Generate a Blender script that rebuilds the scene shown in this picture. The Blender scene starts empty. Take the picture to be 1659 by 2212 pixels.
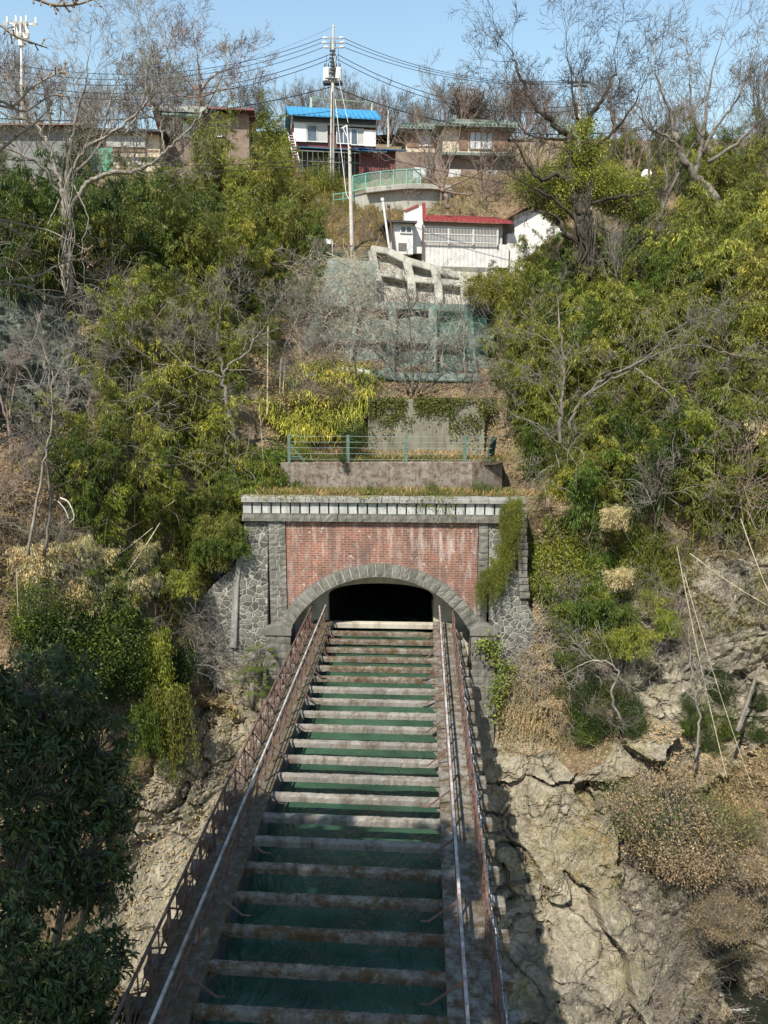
import bpy, math, random
import numpy as np
from mathutils import Vector
PI = math.pi
R = math.radians
col = bpy.context.scene.collection
sc = bpy.context.scene
# ------------------------------------------------------------------ camera, sky, sun, exposure
F, CX, CY = 1728.0, 829.5, 1106.0           # focal length and centre, in 1659 x 2212 picture units
CAM = np.array([0.0, 0.0, 11.2])
TH, PS = R(9.894), R(2.758)
fw = np.array([-math.sin(PS)*math.cos(TH), math.cos(PS)*math.cos(TH), -math.sin(TH)])
rt = np.array([math.cos(PS), math.sin(PS), 0.0])
up = np.cross(rt, fw)
cd = bpy.data.cameras.new('camera'); cam = bpy.data.objects.new('camera', cd); col.objects.link(cam)
cam.location = CAM; cam.rotation_euler = (PI/2-TH, 0, PS)
cd.sensor_fit = 'VERTICAL'; cd.sensor_height = 36; cd.lens = 36*F/2212; cd.clip_end = 3000; cd.clip_start = .1
sc.camera = cam
SUN = Vector((-.30, -.74, 1.0)).normalized()
el = math.asin(SUN.z); az = math.atan2(SUN.x, SUN.y)
w = bpy.data.worlds.new('World'); sc.world = w; w.use_nodes = True
nt = w.node_tree; bg = nt.nodes['Background']
sky = nt.nodes.new('ShaderNodeTexSky'); sky.sky_type = 'NISHITA'; sky.sun_disc = False
sky.sun_elevation = el; sky.sun_rotation = az % (2*PI)
sky.air_density = 2.0; sky.dust_density = 0.5; sky.ozone_density = 4.0; sky.altitude = 200
nt.links.new(sky.outputs[0], bg.inputs[0]); bg.inputs[1].default_value = 0.1
sd = bpy.data.lights.new('sun', 'SUN'); sd.energy = 4.7; sd.angle = R(.5); sd.color = (1, .94, .83)
so = bpy.data.objects.new('sun', sd); col.objects.link(so)
so.rotation_euler = (-SUN).to_track_quat('-Z', 'Y').to_euler(); so.location = (-20, -40, 60)
sc.view_settings.view_transform = 'Standard'; sc.view_settings.look = 'None'
sc.view_settings.exposure = 0.92; sc.view_settings.gamma = 1

# ------------------------------------------------------------------ geometry helpers
def ray(u, v): return fw + rt*((u-CX)/F) + up*((CY-v)/F)
def W(u, v, Y):
    d = ray(u, v); return CAM + d*(Y/d[1])
def nrm(a): return a/np.maximum(np.linalg.norm(a, axis=-1, keepdims=True), 1e-9)

class MB:
    def __init__(s): s.V = []; s.Fq = []; s.n = 0; s.T = []; s.M = []
    def add(s, V, Fa, tint=None, mi=0):
        V = np.asarray(V, float).reshape(-1, 3)
        for f in (Fa if isinstance(Fa, list) else [Fa]):
            f = np.asarray(f, int)
            if f.ndim == 1: f = f[None]
            s.Fq.append(f+s.n); s.M.append(np.full(len(f), mi))
        s.V.append(V); s.n += len(V)
        s.T.append(np.full(len(V), .5) if tint is None else np.broadcast_to(tint, (len(V),)))
        return s
    def box(s, x0, x1, y0, y1, z0, z1, mi=0, tint=None):
        V = [(x0,y0,z0),(x1,y0,z0),(x1,y1,z0),(x0,y1,z0),(x0,y0,z1),(x1,y0,z1),(x1,y1,z1),(x0,y1,z1)]
        return s.add(V, [[0,3,2,1],[4,5,6,7],[0,1,5,4],[1,2,6,5],[2,3,7,6],[3,0,4,7]], tint, mi)
    def hexa(s, V, mi=0): # 8 corners ordered like box
        return s.add(V, [[0,3,2,1],[4,5,6,7],[0,1,5,4],[1,2,6,5],[2,3,7,6],[3,0,4,7]], None, mi)
    def prism(s, pts, y0, y1, mi=0):   # outline in x,z extruded along y
        n = len(pts)
        V = [(x, y0, z) for x, z in pts]+[(x, y1, z) for x, z in pts]
        Fs = [list(range(n)), list(range(2*n-1, n-1, -1))]
        Fs += [[i, i+n, (i+1) % n+n, (i+1) % n] for i in range(n)]
        return s.add(V, Fs, None, mi)
    def bar(s, a, b, wx=.05, wy=None, mi=0):  # square bar from a to b
        a = np.array(a, float); b = np.array(b, float); wy = wy or wx
        d = nrm(b-a); h = np.array([0, 0, 1.]) if abs(d[2]) < .9 else np.array([0, 1., 0])
        p = nrm(np.cross(d, h)); q = np.cross(p, d)
        V = []
        for c in (a, b):
            for i, j in ((-1,-1),(1,-1),(1,1),(-1,1)): V.append(c+p*i*wx/2+q*j*wy/2)
        return s.add(V, [[0,1,2,3],[7,6,5,4],[0,4,5,1],[1,5,6,2],[2,6,7,3],[3,7,4,0]], None, mi)
    def tube(s, P, r, k=8, mi=0, cap=True):
        P = np.asarray(P, float); n = len(P); r = np.broadcast_to(np.asarray(r, float), (n,))
        T = np.gradient(P, axis=0); T = nrm(T)
        h = np.array([0, 0, 1.]) if abs(T[0][2]) < .8 else np.array([1., 0, 0])
        A = nrm(np.cross(T, h)); 
        for i in range(1, n):   # keep the frame from flipping
            a = A[i-1]-T[i]*np.dot(A[i-1], T[i]); A[i] = a/max(np.linalg.norm(a), 1e-9)
        B = np.cross(T, A); an = np.arange(k)*2*PI/k
        V = P[:, None]+(A[:, None]*np.cos(an)[None, :, None]+B[:, None]*np.sin(an)[None, :, None])*r[:, None, None]
        i = np.arange(n-1)[:, None]*k; j = np.arange(k)[None]
        Fq = np.stack([i+j, i+(j+1) % k, i+k+(j+1) % k, i+k+j], -1).reshape(-1, 4)
        L = [Fq]
        if cap: L += [np.arange(k)[::-1], np.arange(k)+(n-1)*k]
        return s.add(V.reshape(-1, 3), L, None, mi)
    def segs(s, A, B, ra, rb, k=3, mi=0):
        A = np.asarray(A, float); B = np.asarray(B, float); n = len(A)
        if n == 0: return s
        d = nrm(B-A); h = np.where(np.abs(d[:, 2:3]) < .8, np.array([[0, 0, 1.]]), np.array([[1., 0, 0]]))
        p = nrm(np.cross(d, h)); q = np.cross(d, p)
        an = np.arange(k)*2*PI/k
        o = p[:, None]*np.cos(an)[None, :, None]+q[:, None]*np.sin(an)[None, :, None]
        V = np.concatenate([A[:, None]+o*np.asarray(ra)[:, None, None], B[:, None]+o*np.asarray(rb)[:, None, None]], 1)
        base = np.arange(n)[:, None, None]*2*k; j = np.arange(k)
        f = np.stack([j, (j+1) % k, (j+1) % k+k, j+k], -1)[None]
        return s.add(V.reshape(-1, 3), (base+f).reshape(-1, 4), None, mi)
    def leaves(s, P, D, L, Wd, tint, mi=0, rng=None, N=None):
        n = len(P); D = nrm(D)
        N = rng.normal(size=(n, 3)) if N is None else N
        S = nrm(np.cross(D, N)); L = np.broadcast_to(L, (n,))[:, None]; Wd = np.broadcast_to(Wd, (n,))[:, None]
        V = np.stack([P, P+D*L*.42+S*Wd/2, P+D*L, P+D*L*.42-S*Wd/2], 1).reshape(-1, 3)
        return s.add(V, np.arange(n*4).reshape(-1, 4), np.repeat(np.broadcast_to(tint, (n,)), 4), mi)

def build(name, mb, mats, parent=None, smooth=False, bevel=0, world=True, origin=True):
    V = np.concatenate(mb.V) if mb.V else np.zeros((0, 3))
    me = bpy.data.meshes.new(name)
    o = bpy.data.objects.new(name, me); col.objects.link(o)
    if parent is not None:
        o.parent = parent
        if world:
            V = V-np.array(parent.location); a = -parent.rotation_euler.z; c, s_ = math.cos(a), math.sin(a)
            V = np.stack([V[:, 0]*c-V[:, 1]*s_, V[:, 0]*s_+V[:, 1]*c, V[:, 2]], -1)/parent.scale[0]
    elif origin and len(V):
        c = np.array([(V[:, 0].min()+V[:, 0].max())/2, (V[:, 1].min()+V[:, 1].max())/2, V[:, 2].min()])
        V = V-c; o.location = c
    nl = sum(f.size for f in mb.Fq); nf = sum(len(f) for f in mb.Fq)
    me.vertices.add(len(V)); me.vertices.foreach_set('co', V.ravel().astype(np.float32))
    me.loops.add(nl); me.loops.foreach_set('vertex_index', np.concatenate([f.ravel() for f in mb.Fq]).astype(np.int32))
    tot = np.concatenate([np.full(len(f), f.shape[1]) for f in mb.Fq])
    me.polygons.add(nf); me.polygons.foreach_set('loop_start', (np.cumsum(tot)-tot).astype(np.int32))
    me.polygons.foreach_set('loop_total', tot.astype(np.int32))
    me.polygons.foreach_set('material_index', np.concatenate(mb.M).astype(np.int32))
    me.polygons.foreach_set('use_smooth', np.full(nf, bool(smooth)))
    at = me.attributes.new('tint', 'FLOAT', 'POINT'); at.data.foreach_set('value', np.concatenate(mb.T).astype(np.float32))
    me.update(calc_edges=True); me.validate()
    for m in (mats if isinstance(mats, (list, tuple)) else [mats]): me.materials.append(m)
    if bevel:
        b = o.modifiers.new('bevel', 'BEVEL'); b.width = bevel; b.segments = 1; b.limit_method = 'ANGLE'
    return o
def tag(o, label=None, cat=None, group=None, kind=None):
    if label: o['label'] = label
    if cat: o['category'] = cat
    if group: o['group'] = group
    if kind: o['kind'] = kind
    return o
def empty(name, loc, rz=0):
    o = bpy.data.objects.new(name, None); col.objects.link(o); o.location = loc; o.rotation_euler = (0, 0, rz)
    o.empty_display_size = .3
    return o
def copy_tree(o, parent=None):
    c = o.copy(); col.objects.link(c); c.parent = parent
    for ch in o.children: copy_tree(ch, c)
    return c
used = set()
def place(proto, p, rz=0, s=1, label=None, cat=None, group=None, color=None, sz=None, tilt=None):
    if proto.name in used: o = copy_tree(proto)
    else: o = proto; used.add(proto.name)
    o.location = p; o.rotation_euler = (tilt[0] if tilt else 0, tilt[1] if tilt else 0, rz); o.scale = (s, s, sz or s)
    tag(o, label, cat, group)
    for ob in [o]+list(o.children):
        if color: ob.color = (*color, 1)
    return o
class Fr:   # a rotated frame: local x along the facade, y into it, z up; origin at picture point (u,v) at distance Y
    def __init__(s, u, v, Y, a=0):
        s.O = W(u, v, Y); s.a = a; s.ex = np.array([math.cos(a), math.sin(a), 0]); s.ny = np.array([-math.sin(a), math.cos(a), 0])
    def L(s, u, v, dep=0):
        d = ray(u, v); t = (np.dot(s.O, s.ny)+dep-np.dot(CAM, s.ny))/np.dot(d, s.ny); p = CAM+d*t-s.O
        return float(np.dot(p, s.ex)), float(p[2])
    def rect(s, u0, v0, u1, v1, dep=0):
        x0, z1 = s.L(u0, v0, dep); x1, z0 = s.L(u1, v1, dep); return x0, x1, z0, z1
    def root(s, name, label, cat, group=None): return tag(empty(name, s.O, s.a), label, cat, group)

# ------------------------------------------------------------------ numpy noise
_g = np.random.RandomState(7).rand(32, 32, 32)
def vnoise(P):
    P = np.asarray(P); i = np.floor(P).astype(int); f = P-i; f = f*f*(3-2*f); i %= 32; j = (i+1) % 32
    x0, y0, z0 = i[..., 0], i[..., 1], i[..., 2]; x1, y1, z1 = j[..., 0], j[..., 1], j[..., 2]
    fx, fy, fz = f[..., 0], f[..., 1], f[..., 2]
    a = _g[x0,y0,z0]*(1-fx)+_g[x1,y0,z0]*fx; b = _g[x0,y1,z0]*(1-fx)+_g[x1,y1,z0]*fx
    c = _g[x0,y0,z1]*(1-fx)+_g[x1,y0,z1]*fx; d = _g[x0,y1,z1]*(1-fx)+_g[x1,y1,z1]*fx
    return (a*(1-fy)+b*fy)*(1-fz)+(c*(1-fy)+d*fy)*fz
def fbm(P, o=4):
    P = np.asarray(P, float); s = 0; a = 1; t = 0
    for k in range(o): s = s+a*(vnoise(P*2**k+k*7.3)-.5); t += a; a *= .5
    return s/t*2
def inpoly(u, v, poly):
    c = np.zeros(np.shape(u), bool); n = len(poly)
    for i in range(n):
        x1, y1 = poly[i]; x2, y2 = poly[(i+1) % n]
        if y1 == y2: continue
        k = ((y1 > v) != (y2 > v)) & (u < (x2-x1)*(v-y1)/(y2-y1)+x1); c ^= k
    return c

# ------------------------------------------------------------------ materials
class N:
    def __init__(s, name):
        s.m = bpy.data.materials.new(name); s.m.use_nodes = True; s.t = s.m.node_tree
        s.b = s.t.nodes['Principled BSDF']; s.out = s.t.nodes['Material Output']
        s.tc = s.t.nodes.new('ShaderNodeTexCoord')
    def new(s, ty, **k):
        n = s.t.nodes.new(ty)
        for a, v in k.items(): setattr(n, a, v)
        return n
    def link(s, a, b): s.t.links.new(a, b)
    def coord(s, sx=1, sy=1, sz=1, src='Object'):
        m = s.new('ShaderNodeMapping'); m.inputs['Scale'].default_value = (sx, sy, sz); s.link(s.tc.outputs[src], m.inputs[0]); return m.outputs[0]
    def noise(s, sc_, det=5, rough=.6, co=None, dist=0):
        n = s.new('ShaderNodeTexNoise'); n.inputs['Scale'].default_value = sc_; n.inputs['Detail'].default_value = det
        n.inputs['Roughness'].default_value = rough; n.inputs['Distortion'].default_value = dist
        s.link(co if co is not None else s.tc.outputs['Object'], n.inputs['Vector']); return n.outputs['Fac']
    def ramp(s, fac, stops):
        r = s.new('ShaderNodeValToRGB'); e = r.color_ramp.elements
        while len(e) < len(stops): e.new(.5)
        for i, (p, c) in enumerate(stops): e[i].position = p; e[i].color = (*c, 1) if len(c) == 3 else c
        s.link(fac, r.inputs[0]); return r.outputs[0]
    def mix(s, fac, a, b, mode='MIX'):
        m = s.new('ShaderNodeMix', data_type='RGBA', blend_type=mode)
        for val, sock in ((fac, m.inputs[0]), (a, m.inputs[6]), (b, m.inputs[7])):
            if isinstance(val, (int, float)): sock.default_value = val
            elif isinstance(val, tuple): sock.default_value = (*val, 1)
            else: s.link(val, sock)
        return m.outputs[2]
    def bump(s, h, st=.3, dist=.03, prev=None):
        b = s.new('ShaderNodeBump'); b.inputs['Strength'].default_value = st; b.inputs['Distance'].default_value = dist
        s.link(h, b.inputs['Height'])
        if prev: s.link(prev, b.inputs['Normal'])
        return b.outputs[0]
    def fin(s, colr, rough=.85, nrm_=None, spec=.3, metal=0):
        if isinstance(colr, tuple): s.b.inputs['Base Color'].default_value = (*colr, 1)
        else: s.link(colr, s.b.inputs['Base Color'])
        s.b.inputs['Roughness'].default_value = rough; s.b.inputs['Specular IOR Level'].default_value = spec; s.b.inputs['Metallic'].default_value = metal
        if nrm_: s.link(nrm_, s.b.inputs['Normal'])
        return s.m
def W3(a): return (a, a, a)
def plain(name, c, rough=.7, var=.25, sc_=4, bump=.15, metal=0, spec=.3, c2=None, th=.55):
    n = N(name); f = n.noise(sc_, 6)
    c2 = c2 or tuple(x*(1-var) for x in c)
    cc = n.ramp(f, [(th-.15, c2), (th+.1, c)])
    fine = n.noise(sc_*9, 3)
    cc = n.mix(.5, cc, n.ramp(fine, [(.3, W3(.6)), (.7, W3(1.1))]), 'MULTIPLY')
    return n.fin(cc, rough, n.bump(fine, bump, .02), spec, metal)
def concrete(name, c=(.36,.35,.32), dark=(.12,.115,.1), moss=None, mth=.6, streak=True, scale=1, bump=.5):
    c = tuple(x*.8 for x in c); dark = tuple(x*.85 for x in dark); n = N(name); big = n.noise(.7*scale, 6, .65); st = n.noise(1.0, 7, .7, n.coord(2.6*scale, 2.6*scale, .45*scale))
    cc = n.ramp(big, [(.3, tuple(x*.62 for x in c)), (.62, c)])
    if streak: cc = n.mix(n.ramp(st, [(.47, W3(0)), (.66, W3(.85))]), cc, dark)
    fine = n.noise(28*scale, 4, .7)
    cc = n.mix(.55, cc, n.ramp(fine, [(.3, W3(.55)), (.68, W3(1.15))]), 'MULTIPLY')
    if moss:
        mm = n.noise(3.0*scale, 12, .82)
        cc = n.mix(n.ramp(mm, [(mth-.05, W3(0)), (mth+.06, W3(.95))]), cc, moss)
    return n.fin(cc, .92, n.bump(fine, bump, .015, n.bump(big, .3, .08)), .15)
def leafmat(name, trans=.35, gloss=.25, rough=.45):
    # leaf colour is the object's own colour, varied leaf by leaf
    n = N(name); oi = n.new('ShaderNodeObjectInfo'); at = n.new('ShaderNodeAttribute', attribute_name='tint')
    big = n.noise(.9, 4, .6)
    v = n.ramp(at.outputs['Fac'], [(0, (.42,.5,.36)), (.55, (1,1,1)), (.86, (1.35,1.25,.95)), (1, (2.6,2.0,1.7))])
    c = n.mix(1.0, oi.outputs['Color'], v, 'MULTIPLY')
    c = n.mix(1.0, c, n.ramp(big, [(.32, (.72,.8,.72)), (.68, (1.22,1.12,1.0))]), 'MULTIPLY')
    n.fin(c, rough, None, gloss)
    tr = n.new('ShaderNodeBsdfTranslucent'); n.link(c, tr.inputs[0])
    mx = n.new('ShaderNodeMixShader'); mx.inputs[0].default_value = trans
    n.link(n.b.outputs[0], mx.inputs[1]); n.link(tr.outputs[0], mx.inputs[2]); n.link(mx.outputs[0], n.out.inputs[0])
    return n.m
MLITTER = leafmat('fallen_leaf', .1, .1, .8); MLEAF = leafmat('leaf', .3); MGLOSSLEAF = leafmat('glossy_leaf', .12, .35, .42)
def barkmat(name, c, c2):
    n = N(name); f = n.noise(2.2, 6, .7); g = n.noise(1, 4, .6, n.coord(14, 14, 3))
    cc = n.ramp(f, [(.35, c2), (.62, c)]); cc = n.mix(.6, cc, n.ramp(g, [(.35, W3(.5)), (.65, W3(1.1))]), 'MULTIPLY')
    return n.fin(cc, .95, n.bump(g, .5, .02), .1)
BARK = barkmat('pale_bark', (.28,.255,.215), (.15,.135,.11)); BARKD = barkmat('dark_bark', (.08,.068,.055), (.035,.03,.026))
BARKR = barkmat('ruddy_bark', (.25,.185,.155), (.13,.095,.08)); BARKM = barkmat('grey_bark', (.2,.175,.15), (.1,.09,.075))
CULM = barkmat('culm', (.2,.21,.08), (.1,.12,.045)); DRYCULM = barkmat('dry_culm', (.5,.44,.31), (.3,.25,.17))
# hillside: rock / soil / litter by per-vertex region (tint: 0 soil, .5 tan rock, 1 greenish rock)
n = N('hillside_ground'); at = n.new('ShaderNodeAttribute', attribute_name='tint')
f1 = n.noise(.55, 8, .68); f2 = n.noise(3.2, 8, .72); f3 = n.noise(16, 5, .7)
vor = n.new('ShaderNodeTexVoronoi', feature='DISTANCE_TO_EDGE'); vor.inputs['Scale'].default_value = .42
wv = n.new('ShaderNodeMix', data_type='VECTOR'); wv.inputs[0].default_value = .5
nz = n.new('ShaderNodeTexNoise'); nz.inputs['Scale'].default_value = .9; nz.inputs['Detail'].default_value = 6
mpp = n.coord(1, 1, 1.7); n.link(mpp, nz.inputs['Vector']); n.link(mpp, wv.inputs[4]); n.link(nz.outputs['Color'], wv.inputs[5]); n.link(wv.outputs[1], vor.inputs['Vector'])
crack = n.ramp(vor.outputs[0], [(0, W3(.22)), (.012, W3(.7)), (.03, W3(1))])
rock = n.ramp(f2, [(.3, (.20,.172,.125)), (.5, (.345,.305,.23)), (.7, (.46,.415,.33))])
rock = n.mix(n.ramp(f1, [(.5, W3(0)), (.62, W3(.75))]), rock, (.27,.245,.14))
rg = n.new('ShaderNodeTexNoise', noise_type='RIDGED_MULTIFRACTAL'); rg.inputs['Scale'].default_value = 1.1; rg.inputs['Detail'].default_value = 7; n.link(n.coord(1, 1, 1.5), rg.inputs['Vector'])
ridge = n.ramp(rg.outputs['Fac'], [(.1, W3(0)), (.75, W3(1))])
rock = n.mix(1.0, rock, n.ramp(rg.outputs['Fac'], [(.05, W3(.78)), (.45, W3(1.05))]), 'MULTIPLY')
rock = n.mix(1.0, rock, crack, 'MULTIPLY')
grock = n.ramp(f2, [(.3, (.04,.042,.034)), (.47, (.10,.112,.09)), (.6, (.2,.215,.165)), (.75, (.36,.38,.31))])
soil = n.ramp(f2, [(.3, (.08,.057,.034)), (.5, (.18,.13,.08)), (.68, (.31,.225,.14))])
soil = n.mix(n.ramp(f1, [(.5, W3(0)), (.6, W3(.8))]), soil, (.13,.135,.055))
soil = n.mix(n.ramp(f3, [(.55, W3(0)), (.62, W3(.6))]), soil, (.45,.33,.2))
soil = n.mix(.6, soil, n.ramp(f3, [(.3, W3(.55)), (.7, W3(1.2))]), 'MULTIPLY')
m1 = n.ramp(at.outputs['Fac'], [(.2, W3(0)), (.32, W3(1))]); m2 = n.ramp(at.outputs['Fac'], [(.68, W3(0)), (.8, W3(1))])
cc = n.mix(m2, n.mix(m1, soil, rock), grock)
f4 = n.noise(5.5, 6, .75, n.coord(1.6, 1.6, .5)); cc = n.mix(.75, cc, n.ramp(f3, [(.3, W3(.6)), (.7, W3(1.15))]), 'MULTIPLY'); cc = n.mix(.4, cc, n.ramp(f4, [(.36, W3(.5)), (.56, W3(1.05))]), 'MULTIPLY')
b = n.bump(f3, .7, .04, n.bump(f2, .7, .22)); b = n.bump(crack, .5, .1, b); b = n.bump(ridge, .3, .12, b)
GROUND = n.fin(cc, .95, b, .1)
# ------------------------------------------------------------------ the hillside
ROWS = {  # picture row -> (column, distance) control points of the slope
 300: [(-600,88),(830,92),(2200,88)],
 330: [(-600,74),(0,75),(830,76),(1659,75),(2200,74)],
 380: [(-600,60),(0,63),(300,67),(700,70),(900,70),(1300,68),(1659,69),(2200,64)],
 430: [(-600,50),(0,55),(300,59),(700,63.5),(900,65),(1300,63),(1659,60),(2200,55)],
 480: [(-600,44),(0,49),(300,54),(600,57.5),(830,60),(1100,62.5),(1300,60),(1659,56),(2200,50)],
 545: [(-600,37),(0,42),(300,48.5),(600,51.5),(800,52.5),(850,57),(1110,60),(1300,54),(1659,49),(2200,44)],
 600: [(-600,35),(0,40),(300,46),(600,50),(830,54),(900,57),(1110,58.5),(1300,51),(1659,46),(2200,40)],
 650: [(-600,33),(0,37),(300,43),(600,48.5),(820,51.6),(1100,51.6),(1300,48),(1659,43),(2200,38)],
 750: [(-600,29),(0,33.5),(300,39),(600,45),(820,46.8),(1050,46.8),(1300,43),(1659,39),(2200,34)],
 860: [(-600,27),(0,32),(300,37),(600,41.5),(800,42),(1050,42),(1300,40),(1659,36),(2200,32)],
 975: [(-600,26),(0,30.5),(300,35.5),(600,39.5),(800,41.6),(1050,41.6),(1300,38.5),(1659,34.5),(2200,31)],
 1060:[(-600,25),(0,29),(300,34),(600,38.4),(1085,38.4),(1300,37),(1659,33.5),(2200,30)],
 1090: [(-600,25),(0,28.8),(300,33.7),(600,37.8),(1090,37.8),(1140,35.3),(1300,35.8),(1659,33.2),(2200,30)],
 1200:[(-600,24),(0,28),(300,33),(410,34.2),(480,36),(600,36.6),(1130,36.4),(1250,35.7),(1450,34.8),(1659,32.5),(2200,29)],
 1350:[(-600,23),(0,27),(250,30.5),(435,33.2),(500,35.3),(560,35.8),(1110,35.4),(1155,33.7),(1250,33.9),(1450,33.3),(1659,31.5),(2200,28)],
 1460:[(-600,22.5),(0,26),(300,30.5),(440,32.6),(520,33.1),(575,34.2),(1065,34.2),(1100,33.3),(1200,33.4),(1450,32.7),(1659,31),(2200,27.5)],
 1600:[(-600,22),(0,25),(300,29.5),(500,32.5),(700,33.8),(1050,33.8),(1150,33.2),(1450,31.8),(1659,30.3),(2200,27)],
 1900:[(-600,20),(0,23),(300,27),(500,28.5),(1000,30),(1200,29.8),(1450,29.2),(1659,28),(2200,25)],
 2212:[(-600,18),(0,20.5),(300,24),(500,25),(1000,25.5),(1200,26),(1430,27),(1540,29.5),(1620,33),(2200,36)],
 2700:[(-600,16),(300,19),(1000,20.5),(1400,21),(1600,30),(2200,34)]}
us = np.arange(-600, 2201, 4.0); vs = np.concatenate([np.arange(300, 760, 3.5), np.arange(760, 1200, 5.0), np.arange(1200, 2400, 3.5), np.arange(2400, 2701, 8.0)])
kv = sorted(ROWS)
tab = np.stack([np.interp(us, *zip(*ROWS[k])) for k in kv])
YT = np.stack([np.interp(vs, kv, tab[:, i]) for i in range(len(us))], 1)
def blur(A, k):
    for _ in range(k):
        B = A.copy(); B[1:-1] = (A[:-2]+2*A[1:-1]+A[2:])/4; A = B.copy(); A[:, 1:-1] = (B[:, :-2]+2*B[:, 1:-1]+B[:, 2:])/4
    return A
YT = blur(YT, 14)
UU, VV = np.meshgrid(us, vs)
DR = fw[None, None]+rt[None, None]*((UU-CX)/F)[..., None]+up[None, None]*((CY-VV)/F)[..., None]
P = CAM+DR*(YT/DR[..., 1])[..., None]
wob = fbm(P*.35, 3)[..., None]*25
# region masks
def blob(poly, soft=60):
    a = inpoly(UU+fbm(P*.5+9, 3)*soft*1.2, VV+fbm(P*.5+31, 3)*soft*1.2, poly).astype(float); return blur(a, 4)
rk = np.zeros_like(UU)
rk = np.maximum(rk, .5*blob([(1075,1560),(1200,1600),(1280,1700),(1340,1640),(1250,1480),(1330,1240),(1480,1180),(1720,1230),(1720,1600),(1560,1640),(1470,1760),(1400,1900),(1720,1960),(1720,2330),(1000,2400),(980,1500)]))
rk = np.maximum(rk, .5*blob([(440,1540),(560,1500),(640,1600),(620,2100),(420,2300),(200,2300),(240,1900),(330,1600)]))
rk = np.maximum(rk, .5*blob([(1140,1430),(1200,1400),(1230,1560),(1150,1560)], 25))
rk = np.maximum(rk, .5*blob([(380,1330),(560,1330),(600,1560),(450,1500)], 30))
rk = np.maximum(rk, 1.0*blob([(-200,600),(150,640),(215,740),(205,860),(130,930),(-200,960)]))
rock01 = np.clip(rk*2.2, 0, 1)
# displacement: boulders, ledges, soil lumps
rs = np.random.RandomState(3)
seeds = np.stack([rs.uniform(-30, 32, 420), rs.uniform(-18, 22, 420)], 1)
xz = P[..., [0, 2]]+np.stack([fbm(P*.6+3, 3), fbm(P*.6+17, 3)], -1)*1.6
xf = xz.reshape(-1, 2).astype(np.float32); d1 = np.full(len(xf), 1e9, np.float32); d2 = d1.copy(); idx = np.zeros(len(xf), int)
for i, (sx, sz) in enumerate(seeds):
    dd = (xf[:, 0]-sx)**2+((xf[:, 1]-sz)*1.35)**2
    c = dd < d1; d2 = np.where(c, d1, np.minimum(d2, dd)); idx = np.where(c, i, idx); d1 = np.minimum(d1, dd)
edge = (np.sqrt(d2)-np.sqrt(d1)).reshape(UU.shape); cid = idx.reshape(UU.shape)
off = rs.uniform(-.8, .8, 420)[cid]; til = rs.uniform(-.35, .35, (420, 2))[cid]
rel = xz-seeds[cid]
bould = off*.75+(til*rel).sum(-1)*.9+np.minimum(edge, .12)*2.8-.35
bed = (P[..., 2]*1.0-P[..., 0]*.55+fbm(P*.22, 3)*3.0)/2.3; strata = ((bed % 1.0)**1.5-.4)*1.3*np.clip(fbm(P*.3+40, 2)*3+.6, 0, 1)
s2 = np.stack([rs.uniform(-24, 26, 1500), rs.uniform(-17, 8, 1500)], 1); m2 = (rock01 > .01).reshape(-1); xq = (xf[m2]+np.stack([xf[m2][:, 1]*.3, xf[m2][:, 0]*0], 1)); e1 = np.full(m2.sum(), 1e9, np.float32); e2 = e1.copy(); id2 = np.zeros(m2.sum(), int)
for i, (sx, sz) in enumerate(s2):
    dd = (xq[:, 0]-sx)**2*.55+((xq[:, 1]-sz)*1.5)**2; c = dd < e1; e2 = np.where(c, e1, np.minimum(e2, dd)); id2 = np.where(c, i, id2); e1 = np.minimum(e1, dd)
sm = np.zeros(len(xf)); rl = xq-s2[id2]; sm[m2] = rs.uniform(-.2, .2, 1500)[id2]+(rs.uniform(-.5, .5, (1500, 2))[id2]*rl).sum(-1)*.8+np.minimum(np.sqrt(e2)-np.sqrt(e1), .1)*1.1; sm = sm.reshape(UU.shape)
bould = bould+sm*.2
disp = fbm(P*.16, 4)*2.2+fbm(P*.7, 4)*.7+rock01*(bould*1.05+strata*.45+fbm(P*2.6, 4)*.17+np.round(fbm(P*.8+60, 3)*5)/5*.55)+(1-rock01)*fbm(P*1.5+5, 4)*.45+np.where(rk > .7, (strata*.9+fbm(P*.9+2, 4)*1.3), 0)
damp = np.ones_like(UU)   # quiet behind the masonry
damp *= 1-blur(inpoly(UU, VV, [(480,880),(1170,880),(1150,1640),(560,1640),(470,1450)]).astype(float), 5)*.9
damp *= 1-blur(inpoly(UU, VV, [(600,500),(1180,500),(1130,860),(600,860)]).astype(float), 5)*.75
disp *= damp*np.clip((VV-300)/200, .3, 1)
P[..., 1] -= disp*.85; P[..., 2] += disp*.35
cut = (P[..., 0] > -5.6) & (P[..., 0] < 2.9) & (P[..., 2] > -3.1) & (P[..., 2] < 3.6) & (VV > 1000) & (P[..., 1] > 34.2)
nu, nv = len(us), len(vs)
q = (np.arange(nv-1)[:, None]*nu+np.arange(nu-1)[None])
Fq = np.stack([q+nu, q+nu+1, q+1, q], -1); keep = ~(cut[:-1, :-1] | cut[1:, 1:] | cut[1:, :-1] | cut[:-1, 1:])
mb = MB(); mb.add(P.reshape(-1, 3), Fq[keep], rk.reshape(-1))
tag(build('hillside', mb, GROUND, smooth=False, origin=False), 'steep rocky gorge side strewn with brown leaf litter', 'hillside', kind='structure')
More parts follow.
